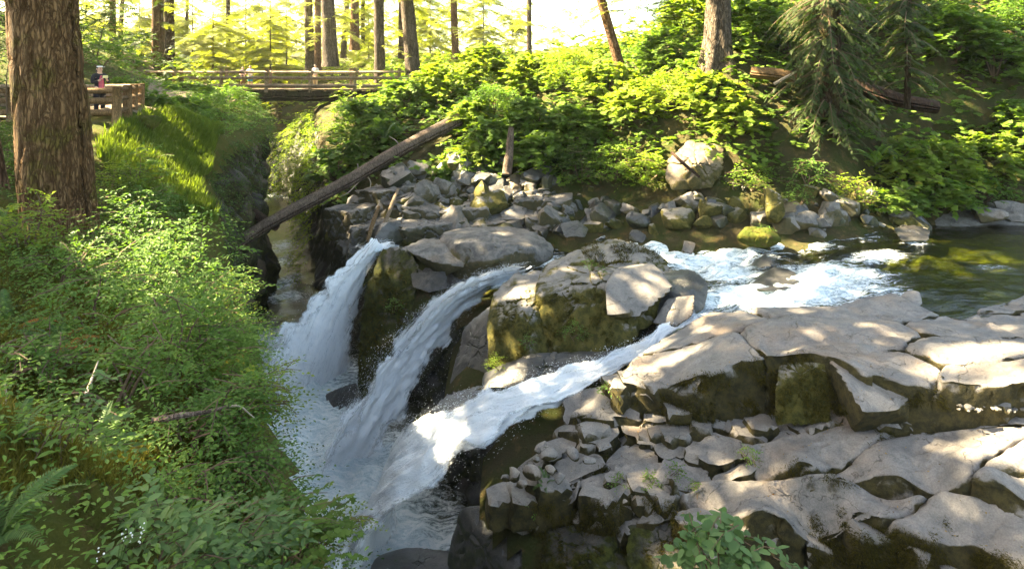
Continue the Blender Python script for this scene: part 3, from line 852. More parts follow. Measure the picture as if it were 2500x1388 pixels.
rock_obj('grey_slab', [PY(1500, 655, 16.75), PY(1600, 640, 17.0), PY(1648, 700, 16.0), PY(1565, 775, 15.2), PY(1480, 775, 15.2), PY(1470, 700, 15.8), PY(1560, 740, 18.4), PY(1520, 650, 18.4)], M['slab'], B, seed=406, p=22, chip=0.02, rough=0.03, sub=5)

W_ = thing('wedge_rock', 'dark wet mossy wedge of rock splitting the middle chute from the nearest', 'rock', PY(1080, 1090, 14.6))
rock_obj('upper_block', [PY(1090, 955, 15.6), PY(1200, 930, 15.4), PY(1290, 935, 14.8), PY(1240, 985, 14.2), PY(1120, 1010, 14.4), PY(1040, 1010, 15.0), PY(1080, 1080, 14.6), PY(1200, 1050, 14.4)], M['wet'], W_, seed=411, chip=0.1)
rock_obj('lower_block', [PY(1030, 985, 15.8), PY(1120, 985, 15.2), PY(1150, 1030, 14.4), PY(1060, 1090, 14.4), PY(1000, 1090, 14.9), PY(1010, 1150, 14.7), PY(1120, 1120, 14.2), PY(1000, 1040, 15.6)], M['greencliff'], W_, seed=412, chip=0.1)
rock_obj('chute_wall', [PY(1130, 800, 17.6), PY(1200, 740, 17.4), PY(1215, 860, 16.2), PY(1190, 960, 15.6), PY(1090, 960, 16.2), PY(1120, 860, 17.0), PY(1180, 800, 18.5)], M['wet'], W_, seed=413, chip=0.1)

L_ = thing('buttress_rock', 'grey topped mossy rock buttress standing between the two farther chutes', 'rock', PY(1000, 1000, 20))
rock_obj('cap_rock', [PY(1080, 560, 23.0), PY(1180, 545, 23.4), PY(1290, 555, 23.2), PY(1365, 600, 22.2), PY(1350, 640, 21.2), PY(1240, 660, 20.8), PY(1110, 650, 21.0), PY(1060, 600, 22.0), PY(1120, 590, 21.2), PY(1280, 595, 21.0), PY(1110, 700, 21.3), PY(1330, 690, 21.3), PY(1200, 640, 20.6), PY(1200, 560, 24.2)], M['stone'], L_, seed=421, p=16, chip=0.05, sub=5)
rock_obj('grey_block', [PY(985, 600, 22.0), PY(1040, 578, 22.6), PY(1130, 590, 22.0), PY(1140, 650, 20.9), PY(1060, 640, 20.8), PY(1000, 615, 21.3), PY(1080, 680, 21.2)], M['stone'], L_, seed=422, p=26, chip=0.03, rough=0.03)
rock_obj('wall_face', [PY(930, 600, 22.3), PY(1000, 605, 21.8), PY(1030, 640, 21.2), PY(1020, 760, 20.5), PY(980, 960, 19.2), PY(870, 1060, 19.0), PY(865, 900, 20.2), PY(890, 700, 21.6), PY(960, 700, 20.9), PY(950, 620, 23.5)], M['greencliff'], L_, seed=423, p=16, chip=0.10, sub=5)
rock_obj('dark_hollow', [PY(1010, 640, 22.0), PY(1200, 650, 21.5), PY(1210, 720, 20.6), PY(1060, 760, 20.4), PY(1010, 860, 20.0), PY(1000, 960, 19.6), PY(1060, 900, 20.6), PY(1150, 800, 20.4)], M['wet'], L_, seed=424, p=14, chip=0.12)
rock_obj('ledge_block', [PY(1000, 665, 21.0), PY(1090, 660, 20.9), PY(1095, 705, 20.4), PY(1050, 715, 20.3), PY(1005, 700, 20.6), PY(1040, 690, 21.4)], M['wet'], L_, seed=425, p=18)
rock_obj('foot_block', [PY(790, 960, 20.3), PY(870, 930, 19.8), PY(900, 1010, 19.0), PY(850, 1070, 18.4), PY(780, 1000, 19.6), PY(840, 960, 20.6)], M['wet'], L_, seed=426)

# single boulders
def single(name, label, pts, mat, **kw):
    o = rock_obj(name, pts, mat, None, **kw)
    tag(o, label, 'boulder')
    return o
single('boulder', 'big sunlit tan boulder with a dark cleft, set in the shrubs of the far bank', [PY(1630, 385, 24.5), PY(1680, 340, 25.5), PY(1765, 350, 25.2), PY(1770, 400, 24.2), PY(1740, 460, 23.6), PY(1640, 465, 23.6), PY(1620, 430, 24.0), PY(1700, 400, 23.6), PY(1700, 420, 26)], M['tan'], seed=431, p=40, chip=0.10, sub=5)
single('boulder', 'tan rock with a golden mossy flank above the foaming pool', boulder_pts(PY(1868, 500, 21.6), .85, .7, .8, 451), M['boulder'], seed=432, p=14, chip=0.06, sub=5)
single('boulder', 'low rounded boulder thick with golden moss at the edge of the foaming pool', boulder_pts(PY(1850, 575, 20.4), 1.05, .75, .42, 452), M['moss'], seed=433, p=9, sub=5)
single('boulder', 'dark wet boulder standing in the calm river near the gravel bar', [PY(2180, 555, 20.8), PY(2230, 545, 21.2), PY(2275, 560, 20.8), PY(2270, 588, 19.8), PY(2200, 590, 19.7), PY(2220, 600, 21)], M['wet'], seed=434, p=9)
single('boulder', 'smooth pale knob of rock at the river edge of the bedrock shelf', [PY(2195, 720, 15.2), PY(2215, 705, 15.3), PY(2248, 710, 15.1), PY(2255, 745, 14.7), PY(2210, 758, 14.5), PY(2190, 740, 14.9), PY(2230, 740, 15.5)], M['slab'], seed=435, p=8, chip=0.01, rough=0.02)
single('boulder', 'slick black boulder parting the rapids under the white water', [PY(1830, 690, 17.6), PY(1890, 645, 18.4), PY(1950, 660, 18.0), PY(1960, 700, 17.0), PY(1880, 715, 16.7), PY(1820, 715, 16.8), PY(1890, 690, 18.6)], M['wet'], seed=436, p=8, chip=0.02)
single('boulder', 'small dark boulder half drowned at the upper edge of the foaming pool', [PY(1830, 640, 18.8), PY(1870, 615, 19.3), PY(1895, 630, 18.9), PY(1885, 650, 18.4), PY(1840, 655, 18.3)], M['wet'], seed=437, p=8, chip=0.02)
single('boulder', 'big slanting tan block sunlit at the top of the rubble bank', [PY(1190, 470, 26.8), PY(1260, 418, 27.8), PY(1290, 440, 27.4), PY(1270, 500, 26.2), PY(1210, 510, 26.0), PY(1250, 460, 26.2), PY(1230, 470, 28)], M['tan'], seed=438, p=24, chip=0.04)
single('boulder', 'smooth grey rounded boulder at the foot of the rubble bank by the rapids', [PY(1215, 520, 25.0), PY(1260, 495, 25.4), PY(1290, 510, 25.0), PY(1285, 535, 24.3), PY(1230, 540, 24.2), PY(1250, 530, 25.8)], M['stone'], seed=439, p=9, chip=0.02)
single('boulder', 'glossy wet black rock at the head of the middle chute', [PY(1365, 545, 23.0), PY(1410, 535, 23.2), PY(1440, 560, 22.8), PY(1430, 580, 22.2), PY(1375, 580, 22.2), PY(1400, 560, 23.6)], M['wet'], seed=440, p=12)
for k, (px, py, y, r_, lab) in enumerate([
        (1360, 500, 25, 0.75, 'dark angular rock above the glossy wet black rock'), (1475, 520, 24.2, 0.9, 'dark shaded rock on the far bank above the head of the rapids'),
        (1560, 530, 23.4, 0.7, 'flat dark rock on the far bank beside the upper rapids'), (1660, 525, 22.9, 1.0, 'broad brown rock on the far bank beneath the sunlit tan boulder'),
        (1745, 515, 22.6, 0.75, 'brown mossy rock between the tan boulder and the foaming pool'), (1955, 530, 21.6, 0.8, 'grey split rock on the shore beside the golden mossy boulder'),
        (2010, 545, 21.4, 0.55, 'low grey rock at the waterline downstream of the calm river'), (2200, 515, 22.2, 0.6, 'pale streaked rock on the dark shore behind the calm river'),
        (2410, 520, 22.6, 0.85, 'purplish grey rock on the gravel bar, larger one'), (2470, 510, 22.8, 0.8, 'purplish grey rock at the far end of the gravel bar')]):
    c = PY(px, py, y)
    single('shore_rock', lab, boulder_pts(c - np.array([0, 0, 0.1]), r_, r_ * 0.8, r_ * 0.62, 470 + k, rot=k * 1.3), M['wet'] if k in (0, 1, 2) else (M['boulder'] if k in (3, 4) else M['stone']), seed=470 + k, p=14, sub=4)

# ---- rubble bank: stones one by one
rub = thing('rubble_bank', None, None); rub['kind'] = 'structure'
rr = np.random.default_rng(55)
poly = np.array([PZ(*p)[:2] for p in [(800, 520, -6.6), (880, 455, -5.7), (960, 432, -5.3), (1190, 428, -5.3), (1310, 450, -5.5), (1400, 520, -6.2), (1370, 585, -6.9), (1080, 572, -6.8), (960, 585, -7.0), (880, 600, -7.1)]])
lo, hi = poly.min(0), poly.max(0)
cnt = 0
pts_used = []
while cnt < 290:
    x, y = rr.uniform(lo, hi)
    if poly_sd(np.array([x]), np.array([y]), poly)[0] < 0: continue
    s = float(np.clip(rr.lognormal(-0.75, 0.45), 0.2, 1.1))
    if any((x - a) ** 2 + (y - b) ** 2 < (0.42 * (s + c)) ** 2 for a, b, c in pts_used): 
        if rr.random() < 0.9: continue
    pts_used.append((x, y, s))
    put_stone(rub, x, y, GR(x, y) + s * 0.10, s, rr, STONES, 'stone', [None, None, None, M['wet'], M['boulder']][rr.integers(5)], tilt=0.6)
    cnt += 1
# bedded outcrops under the loose stones
for k, (px, py, y, w, h_) in enumerate([(860, 520, 26.2, 1.1, .7), (930, 470, 27.2, 1.2, .6), (1010, 500, 26.2, 1.5, .6), (1060, 455, 27.6, 1.5, .6), (1120, 510, 25.6, 1.4, .55), (1160, 455, 27.6, 1.3, .6), (900, 555, 25.0, 1.0, .6), (980, 548, 24.8, 1.3, .5), (1060, 545, 24.8, 1.3, .5), (1180, 540, 24.9, 1.2, .5), (1320, 490, 25.8, 1.3, .7), (1340, 540, 24.6, 1.1, .6)]):
    c = PY(px, py, y); a = rr.normal() * .4
    q = np.array([(i, j, l) for i in (-1, 1) for j in (-1, 1) for l in (-1, 1)], float) * np.array([w, w * .7, h_]) * rr.uniform(.75, 1.15, (8, 3))
    q = np.stack([q[:, 0] * math.cos(a) - q[:, 1] * math.sin(a), q[:, 0] * math.sin(a) + q[:, 1] * math.cos(a), q[:, 2] + q[:, 0] * .2 * rr.normal()], 1) + c - np.array([0, 0, h_ * .6])
    rock_obj('outcrop', q, M['stone'], rub, seed=340 + k, p=30, sub=5, chip=.10, rough=.06)
# stones along the far shore of the upper river
sh = thing('far_shore', None, None); sh['kind'] = 'structure'
shore = [(1330, 470, -5.7), (1420, 540, -6.5), (1480, 520, -6.0), (1560, 545, -6.3), (1620, 535, -6.1), (1700, 545, -6.2), (1780, 540, -6.0), (1830, 520, -5.7), (1940, 560, -6.1), (2000, 545, -5.9), (2080, 555, -6.0), (2160, 545, -5.9), (2220, 530, -5.8)]
sp = np.array([PZ(*p)[:2] for p in shore])
for k in range(110):
    t = rr.uniform(0, len(sp) - 1.001); i = int(t)
    x, y = sp[i] + (sp[i + 1] - sp[i]) * (t - i) + rr.normal(size=2) * np.array([0.5, 0.55])
    s = float(np.clip(rr.lognormal(-1.15, 0.5), 0.12, 0.75))
    put_stone(sh, x, y, GR(x, y) + s * 0.2, s, rr, STONES, 'stone', [M['wet'], M['stone'], M['boulder']][rr.integers(3)])
wl_ = np.array([PZ(*p) for p in [(1385, 572, -6.75), (1480, 562, -6.65), (1550, 556, -6.5), (1640, 550, -6.4), (1720, 553, -6.35), (1790, 566, -6.35), (1900, 575, -6.25), (1960, 568, -6.15), (2080, 562, -6.05)]])
for k in range(46):
    t = rr.uniform(0, len(wl_) - 1.001); i = int(t)
    p = wl_[i] + (wl_[i + 1] - wl_[i]) * (t - i) + np.array([rr.normal() * .2, abs(rr.normal()) * .5, 0])
    s = float(np.clip(rr.lognormal(-.85, 0.4), 0.2, 0.85))
    put_stone(sh, p[0], p[1], p[2] + s * .1, s, rr, STONES, 'stone', [M['wet'], M['wet'], M['stone'], M['boulder']][rr.integers(4)])
# gravel bar
bar = thing('gravel_bar', None, None); bar['kind'] = 'structure'
bp = np.array([PZ(*p)[:2] for p in [(2270, 530, -5.9), (2330, 490, -5.5), (2420, 465, -5.2), (2560, 460, -5.1), (2560, 540, -5.95), (2420, 540, -6.0), (2330, 540, -6.0)]])
n_b = 42
gx, gy = np.meshgrid(np.linspace(bp[:, 0].min() - .5, bp[:, 0].max() + .5, n_b), np.linspace(bp[:, 1].min() - .5, bp[:, 1].max() + .5, n_b), indexing='ij')
gx, gy = gx.ravel(), gy.ravel()
sd = poly_sd(gx, gy, bp)
gz = np.maximum(-5.85 + 0.25 * np.clip(sd, -2, 1.2), HR(gx, gy) - 0.3) + 0.05 * fbm(p3(gx * 3, gy * 3), 3, 4)
obj('gravel_sheet', mesh('gravel_sheet', np.stack([gx, gy, gz], 1), grid_faces(n_b, n_b)), M['gravel'], bar)
for k in range(140):
    x, y = rr.uniform(bp.min(0), bp.max(0))
    d_ = poly_sd(np.array([x]), np.array([y]), bp)[0]
    if d_ < -0.1: continue
    s = float(np.clip(rr.lognormal(-2.2, 0.55), 0.05, 0.4))
    put_stone(bar, x, y, max(-5.85 + 0.25 * min(d_, 1.2), GR(x, y) - 0.3) + s * 0.25, s, rr, PEBBLES if rr.random() < 0.6 else STONES)
# loose cobbles lying on the shelf (left low corner and the dark gully on the right)
cob = thing('cobble_patch', None, None); cob['kind'] = 'structure'
for px, py, z, s in [(1255, 1155, -8.1, .20), (1300, 1150, -8.05, .26), (1275, 1180, -8.15, .16), (1345, 1145, -8.0, .2), (1340, 1105, -8.0, .24), (1310, 1120, -8.05, .12), (1400, 1105, -7.95, .22), (1320, 1090, -8.05, .2), (1365, 1165, -8.1, .16), (1525, 1222, -8.1, .08), (1440, 1120, -7.9, .18), (1235, 1165, -8.2, .14)]:
    p = PZ(px, py, z); put_stone(cob, p[0], p[1], p[2] - s * 0.1, s, rr, PEBBLES, 'cobble', M['slab'], 0.3)
for k in range(120):
    p = PZ(rr.uniform(2330, 2520), rr.uniform(955, 1005), -6.42)
    s = float(np.clip(rr.lognormal(-3.0, 0.5), 0.025, 0.12))
    put_stone(cob, p[0], p[1], p[2] + rr.uniform(0, .03) , s, rr, PEBBLES, 'cobble', M['stone'], 0.4)

# ================================================================== water
def water_sheet(name, poly, zf, step, foam_f, amp_f, pad=0.6):
    P = np.array(poly); lo, hi = P.min(0) - pad, P.max(0) + pad
    xs = np.arange(lo[0], hi[0], step); ys = np.arange(lo[1], hi[1], step)
    X, Y = np.meshgrid(xs, ys, indexing='ij'); x, y = X.ravel(), Y.ravel()
    sd = poly_sd(x, y, P)
    keep = sd > -pad
    foam = foam_f(x, y)
    z = zf(x, y)
    z = z + amp_f(x, y, foam)
    fc = grid_faces(len(xs), len(ys)); fc = fc[keep[fc].all(1)]
    used = np.unique(fc); rm = np.full(len(x), -1); rm[used] = np.arange(len(used))
    o = obj(name, mesh(name, np.stack([x, y, z], 1)[used], rm[fc], attrs={'foam': foam[used]}), M['river'])
    return tag(o, kind='structure')

def blobs(spec, zdef):
    """foam patches: (px, py, z, radius m, strength, stretch x)"""
    L = [(PZ(a, b, z)[:2], r, s, st) for a, b, z, r, s, st in spec]
    def f(x, y):
        v = np.zeros(len(x))
        for c, r, s, st in L:
            d = np.sqrt(((x - c[0]) / st) ** 2 + (y - c[1]) ** 2) / r
            v = np.maximum(v, 1.2 * s * smooth(1.65, 0.1, d))
        return v
    return f

RIV_Z = TPS([PZ(2500, 560, -6.0), PZ(2500, 690, -6.0), PZ(2250, 600, -6.02), PZ(2250, 720, -6.06), PZ(2120, 640, -6.15), PZ(2150, 690, -6.15), PZ(2000, 600, -6.22), PZ(1960, 650, -6.35), PZ(2050, 720, -6.3), PZ(1900, 735, -6.5),
             PZ(1750, 600, -6.62), PZ(1720, 650, -6.68), PZ(1600, 580, -6.72), PZ(1480, 575, -6.85), PZ(1400, 590, -6.95), PZ(1730, 740, -6.68), PZ(1690, 780, -6.85), PZ(1380, 640, -7.15), PZ(1240, 685, -7.3), PZ(1150, 570, -7.0), PZ(940, 590, -7.05),
             (2000 / 100, 20, -6.0), (30, 20, -6.0)], -7.6, -5.95)
riv_poly = [PZ(*p)[:2] for p in [(900, 598, -7.05), (960, 575, -7.05), (1200, 548, -6.9), (1380, 560, -6.8), (1480, 548, -6.7), (1620, 548, -6.5), (1800, 560, -6.4), (1950, 560, -6.2), (2150, 545, -6.0), (2300, 530, -6.0), (2420, 540, -6.0), (2620, 545, -6.0),
                                 (2760, 600, -6.0), (2700, 700, -6.0), (2500, 720, -6.0), (2350, 790, -6.0), (2200, 790, -6.05), (2000, 800, -6.2), (1800, 800, -6.4), (1690, 800, -6.8), (1620, 760, -6.9), (1540, 640, -7.0), (1400, 640, -7.2), (1250, 700, -7.3), (1180, 690, -7.3), (1240, 650, -7.2), (1320, 610, -7.1), (1000, 600, -7.05)]]
riv_foam = blobs([(1730, 625, -6.65, 2.1, 1.0, 1.2), (1640, 598, -6.7, 1.6, 1.0, 1.4), (1780, 665, -6.6, 1.2, .98, 1.1), (1830, 595, -6.55, 1.2, .8, 1.4), (1900, 610, -6.4, .8, .72, 1.6), (1560, 575, -6.75, .8, .75, 1.3),
                  (2000, 690, -6.4, 1.8, .95, 1.2), (2080, 680, -6.3, 1.0, .85, 1.1), (1950, 735, -6.45, 1.1, 1.0, 1.5), (1830, 725, -6.55, 1.3, .95, 1.4), (2040, 720, -6.3, .9, .85, 1.4), (2150, 628, -6.15, .6, .85, 1.5), (2110, 640, -6.2, .6, .85, 1.3), (2130, 712, -6.2, .9, .72, 1.4), (2050, 580, -6.2, 1.0, .62, 2.0), (1990, 600, -6.25, .8, .66, 1.5),
                  (1710, 735, -6.7, .8, 1.0, 1.0), (1690, 770, -6.85, .6, .95, 1.0), (1440, 585, -6.9, .6, .75, 2.0), (1400, 600, -6.95, .6, .72, 1.2), (1240, 685, -7.3, .9, 1.0, 1.0), (1320, 640, -7.2, .7, .75, 1.4), (2230, 598, -6.05, .3, .7, 2.0), (2300, 537, -6.0, .3, .62, 2.5), (930, 600, -7.05, .8, .9, 1.0), (1380, 575, -6.9, .35, .85, 1.5), (2430, 655, -6.0, .4, .5, 2.0)], -6)
def riv_amp(x, y, foam):
    q = p3(x * 0.8, y * 1.6)
    rap = smooth(14.5, 9, x)       # the rapids begin below the calm stretch
    return rap * (0.10 * fbm(q, 4, 61) + 0.05 * fbm(q * 3, 3, 62)) + foam * (0.11 * fbm(q * 1.6, 5, 63, 0.6) + 0.05) + 0.012 * fbm(q * 2.5, 2, 64)
water_sheet('river', riv_poly, RIV_Z, 0.10, riv_foam, riv_amp)

gor_poly = [(1.5, 6.5), (-2.5, 6.5), (-5, 9), (-6.5, 12), (-8.6, 16), (-11, 20), (-12.3, 24), (-13.6, 28), (-15.6, 33), (-18.5, 38), (-22, 45), (-27, 50.5), (-38, 56), (-60, 61), (-110, 65), (-110, 75), (-60, 71), (-37, 66.5), (-25, 59.5), (-18.3, 51.5), (-14.2, 44), (-11, 36), (-8.8, 30), (-7.0, 26.5), (-5, 22), (-3.5, 19), (-1.5, 16), (0.5, 13), (1, 11), (4, 9.5), (4, 7)]
gor_foam = blobs([(640, 900, -11.3, 3.4, 1.1, 1.0), (700, 960, -11.3, 3.2, 1.1, 1.0), (600, 840, -11.3, 1.8, .95, 1.2), (760, 1180, -11.3, 3.6, 1.15, 1.0), (820, 1380, -11.3, 3.4, 1.2, 1.0), (980, 1380, -11.3, 2.4, 1.0, 1.0), (740, 1040, -11.3, 3.0, 1.1, 1.0), (620, 860, -11.3, 1.4, .9, 1.2), (650, 830, -11.3, 1.3, .72, 1.0), (700, 770, -11.3, .9, .35, 1.2), (700, 690, -11.3, 1.6, .72, .6), (690, 640, -11.3, 1.6, .66, .7), (700, 725, -11.3, 1.2, .72, 1.2), (690, 600, -11.3, 2.0, .6, .7), (660, 480, -11.3, 3.0, .55, 1.0), (850, 1180, -11.3, 2.4, 1.0, 1.0), (880, 1330, -11.3, 2.4, 1.0, 1.0), (760, 1080, -11.3, 2.2, .72, 1.0), (700, 1200, -11.3, 1.8, .6, 1.0), (760, 1300, -11.3, 1.8, .66, 1.0)], -11)
def gor_z(x, y):
    return FLOOR_Z + 0.0 * x
def gor_amp(x, y, foam):
    q = p3(x, y)
    return 0.05 * fbm(q * 1.3, 4, 71) + foam * (0.16 * fbm(q * 1.5, 5, 72, 0.6) + 0.05)
water_sheet('canyon_river', gor_poly, gor_z, 0.2, gor_foam, gor_amp)
# beds under both
bx, by = np.meshgrid(np.arange(-110, 8, 0.8), np.arange(5, 80, 0.8), indexing='ij')
sx, sy = bx.shape
bx, by = bx.ravel(), by.ravel()
tag(obj('riverbed', mesh('riverbed', np.stack([bx, by, -11.75 + 0.2 * fbm(p3(bx * .5, by * .5), 3, 8)], 1), grid_faces(sx, sy)), M['wet']), kind='structure')
bx, by = np.meshgrid(np.arange(-6, 32, 0.25), np.arange(13, 25.5, 0.25), indexing='ij')
sx, sy = bx.shape
bx, by = bx.ravel(), by.ravel()
keep = poly_sd(bx, by, [tuple(p) for p in riv_poly]) > -0.4
fc = grid_faces(sx, sy); fc = fc[keep[fc].all(1)]
tag(obj('riverbed', mesh('riverbed', np.stack([bx, by, RIV_Z(bx, by) - 0.32 + 0.16 * fbm(p3(bx * .8, by * .8), 4, 9)], 1), fc), M['bed']), kind='structure')

# ---- the chutes
def chute(name, label, path, halfw, side_dir, seed, dens, drops, spread, thick=0.22, arch=0.35, u_n=40, v_n=160, layers=3, fringe=0.62):
    """path: 3-D centre line from lip to pool; halfw: half widths along it; side_dir: horizontal unit vector across the flow"""
    t_ = thing(name, label, 'waterfall', path[-1])
    P = spline(path, v_n)
    Wd = np.interp(np.linspace(0, 1, v_n), np.linspace(0, 1, len(halfw)), halfw)
    T = np.gradient(P, axis=0); T /= np.linalg.norm(T, axis=1)[:, None]
    S = np.array(side_dir, float)[None] - T * (T @ np.array(side_dir, float))[:, None]; S /= np.linalg.norm(S, axis=1)[:, None]
    N = np.cross(S, T); N *= np.sign((N @ np.array([-.25, -.5, .83])).mean())
    s = np.concatenate([[0], np.cumsum(np.linalg.norm(np.diff(P, axis=0), axis=1))])
    u = np.linspace(-1, 1, u_n)
    fall = smooth(0.0, 0.35, s / s[-1])
    for L in range(layers):
        off = (L - (layers - 1)) * thick / max(1, layers - 1)
        X = P[:, None] + S[:, None] * (u[None, :, None] * Wd[:, None, None] * (1 + 0.10 * L)) + N[:, None] * (off + arch * Wd[:, None, None] * (1 - u[None, :, None] ** 2) ** 0.6 * (0.4 + 0.6 * fall[:, None, None]))
        q = X.reshape(-1, 3)
        # the lumps stretch along the flow
        fl = np.stack([np.repeat(s, u_n) * 0.8, np.tile(u, v_n) * np.repeat(Wd, u_n) * 4.2, np.full(len(q), L * 5.0)], 1)
        d = 0.085 * fbm(fl, 5, seed + L, 0.6) * (0.35 + 0.65 * np.repeat(fall, u_n)) + 0.03 * fbm(fl * np.array([5, 3, 1]), 3, seed + 9)
        q = q + np.repeat(N, u_n, 0) * d[:, None] + np.repeat(S, u_n, 0) * (0.07 * fbm(fl * np.array([2.2, .5, 1]), 4, seed + 20))[:, None]
        edge = 1 - np.abs(np.tile(u, v_n))
        rag = 0.22 * fbm(fl * np.array([1.6, 0.0, 1]) + np.where(np.tile(u, v_n) > 0, 31.0, 0.0)[:, None], 4, seed + 30)
        foam = smooth(-0.02, fringe, edge + rag * 0.9) * 1.06
        foam = foam * np.interp(np.repeat(s / s[-1], u_n), [0, 0.04, 0.8, 1.0], [0.8, 1.0, 1.0, 0.92])
        uv = np.stack([np.tile(u, v_n) * np.repeat(Wd, u_n), np.repeat(s, u_n)], 1)
        me = mesh('water_sheet', q, grid_faces(v_n, u_n), uv=uv, attrs={'foam': foam})
        obj('water_sheet', me, M['fallA'] if L < layers - 1 else M['fallB'], t_)
    # flung drops: little tapered beads along the flow
    r = np.random.default_rng(seed)
    n = int(drops * 0.7)
    k = (r.beta(1.6, 1.1, n) * (v_n - 1)).astype(int)
    uu = np.clip(r.normal(0, 0.5, n), -1.08, 1.08)
    c = P[k] + S[k] * (uu * Wd[k])[:, None] + N[k] * (arch * Wd[k] * np.clip(1 - uu ** 2, -0.4, 1) + r.gamma(1.2, spread * .6, n) * fall[k])[:, None]
    c += r.normal(size=(n, 3)) * 0.05 * (0.4 + fall[k])[:, None]
    sz = np.clip(r.lognormal(-5.25, 0.4, n), 0.0025, 0.012)
    a = T[k] + r.normal(size=(n, 3)) * 0.15
    a /= np.linalg.norm(a, axis=1)[:, None]
    b = np.cross(a, r.normal(size=(n, 3))); b /= np.linalg.norm(b, axis=1)[:, None]
    d = np.cross(a, b)
    ln = sz * r.uniform(1.2, 3.2, n)
    V = np.stack([c + a * ln[:, None], c - a * ln[:, None] * .6 + b * sz[:, None], c - a * ln[:, None] * .6 + (-0.5 * b + 0.87 * d) * sz[:, None], c - a * ln[:, None] * .6 + (-0.5 * b - 0.87 * d) * sz[:, None]], 1).reshape(-1, 3)
    tp = np.array([[0, 1, 2], [0, 2, 3], [0, 3, 1], [1, 3, 2]])
    fc = (np.arange(n)[:, None, None] * 4 + tp[None]).reshape(-1, 3)
    o = obj('spray', mesh('spray', V, fc), M['drop'], t_)
    o['kind'] = 'stuff'
    return t_

chute('waterfall', 'farthest waterfall, narrow at the lip and fanning white into the canyon pool',
      [PY(955, 592, 23.4), PY(920, 606, 22.8), PY(870, 655, 22.4), PY(815, 735, 22.0), PY(765, 830, 21.5), PY(720, 930, 21.0), PY(705, 970, 20.8)],
      [0.40, 0.55, 0.95, 1.50, 2.05, 2.6, 2.9], (0.75, 0.66, 0), 501, 0.0, 9000, 0.05)
chute('waterfall', 'middle waterfall, broken speckled white water sliding down a dark cleft',
      [PY(1290, 655, 20.4), PY(1235, 678, 19.8), PY(1160, 725, 19.1), PY(1080, 800, 18.5), PY(1010, 890, 17.9), PY(950, 990, 17.2), PY(890, 1110, 16.5), PY(850, 1200, 16.0)],
      [0.6, 0.9, 1.25, 1.45, 1.5, 1.5, 1.6, 1.7], (0.70, 0.71, 0), 502, -0.04, 15000, 0.07, fringe=0.85)
chute('waterfall', 'nearest waterfall, thick white tongue arching out past the bedrock shelf',
      [PY(1700, 765, 15.5), PY(1640, 805, 15.25), PY(1560, 850, 14.7), PY(1480, 888, 14.25), PY(1390, 925, 13.9), PY(1300, 965, 13.6), PY(1190, 1018, 13.5), PY(1090, 1078, 13.5), PY(1010, 1145, 13.4), PY(960, 1225, 13.3), PY(932, 1310, 13.1), PY(915, 1400, 12.9), PY(910, 1440, 12.8)],
      [0.30, 0.24, 0.22, 0.27, 0.34, 0.42, 0.52, 0.74, 1.05, 1.25, 1.4, 1.5, 1.55], (0.34, 0.72, 0.60), 503, 0.03, 15000, 0.06, arch=0.32)
# ================================================================== footbridge
BY = 42.0
def bx_(px, y=BY): return (px - 1250.0) / F * y
br = thing('log_footbridge', 'log footbridge with three-rail timber parapets spanning the canyon', 'bridge', (bx_(757), BY + 0.9, -1.4))
for y in (BY + 0.35, BY + 1.75):
    tube_obj('girder', [(bx_(500, y), y, -1.86), (bx_(700, y), y, -1.88), (bx_(860, y), y, -1.93), (bx_(1000, y), y, -1.95)], [0.37, 0.40, 0.38, 0.36], M['girder'], br, 14, 0.06, 3, 30)
x0, x1 = bx_(440), bx_(992)
pm = None
nb = 52
for k in range(nb):
    x = x0 + (x1 - x0) * (k + 0.5) / nb
    if pm is None:
        w = (x1 - x0) / nb * 0.47
        v = np.array([[sx * w, sy * 1.08, sz * 0.045] for sx in (-1, 1) for sy in (-1, 1) for sz in (-1, 1)])
        f = np.array([[0, 1, 3, 2], [4, 6, 7, 5], [0, 4, 5, 1], [2, 3, 7, 6], [0, 2, 6, 4], [1, 5, 7, 3]])
        pm = mesh('plank', v, f, False); pm.materials.append(M['timber'])
    o = obj('plank', pm, None, br, (x, BY + 1.05 + random.uniform(-.03, .03), -1.41 + random.uniform(-.008, .008)))
posts_near = [425, 540, 650, 757, 866, 975]
posts_far = [443, 553, 660, 766, 857, 957]
for row, (ps, y) in enumerate(((posts_near, BY), (posts_far, BY + 2.1))):
    for px in ps:
        x = bx_(px, BY if row == 0 else y)
        tube_obj('post', [(x, y, -1.62 if row == 0 else -1.5), (x + 0.01, y, -0.8), (x, y, 0.14)], [0.135, 0.13, 0.125], M['timber'], br, 8, 0.05, px)
    for z, r in ((-0.10, 0.10), (-0.55, 0.115), (-1.13, 0.13)):
        for a, b in ((360 if z > -0.3 else 425, 660), (652, 985)):
            xa, xb = bx_(a, y) - 0.1, bx_(b, y) + 0.1
            tube_obj('rail', [(xa, y - 0.06, z + random.uniform(-.02, .02)), ((xa + xb) / 2, y - 0.06, z - 0.035), (xb, y - 0.06, z + random.uniform(-.02, .02))], [r * 0.85, r, r * 0.9], M['timber'], br, 8, 0.08, int(a + z * 10), 14)
for k, px in enumerate(np.linspace(470, 960, 18)):
    x = bx_(px)
    tube_obj('cross_beam', [(x, BY - 0.12, -1.55), (x, BY + 2.2, -1.55)], [0.09, 0.09], M['girder'], br, 6)

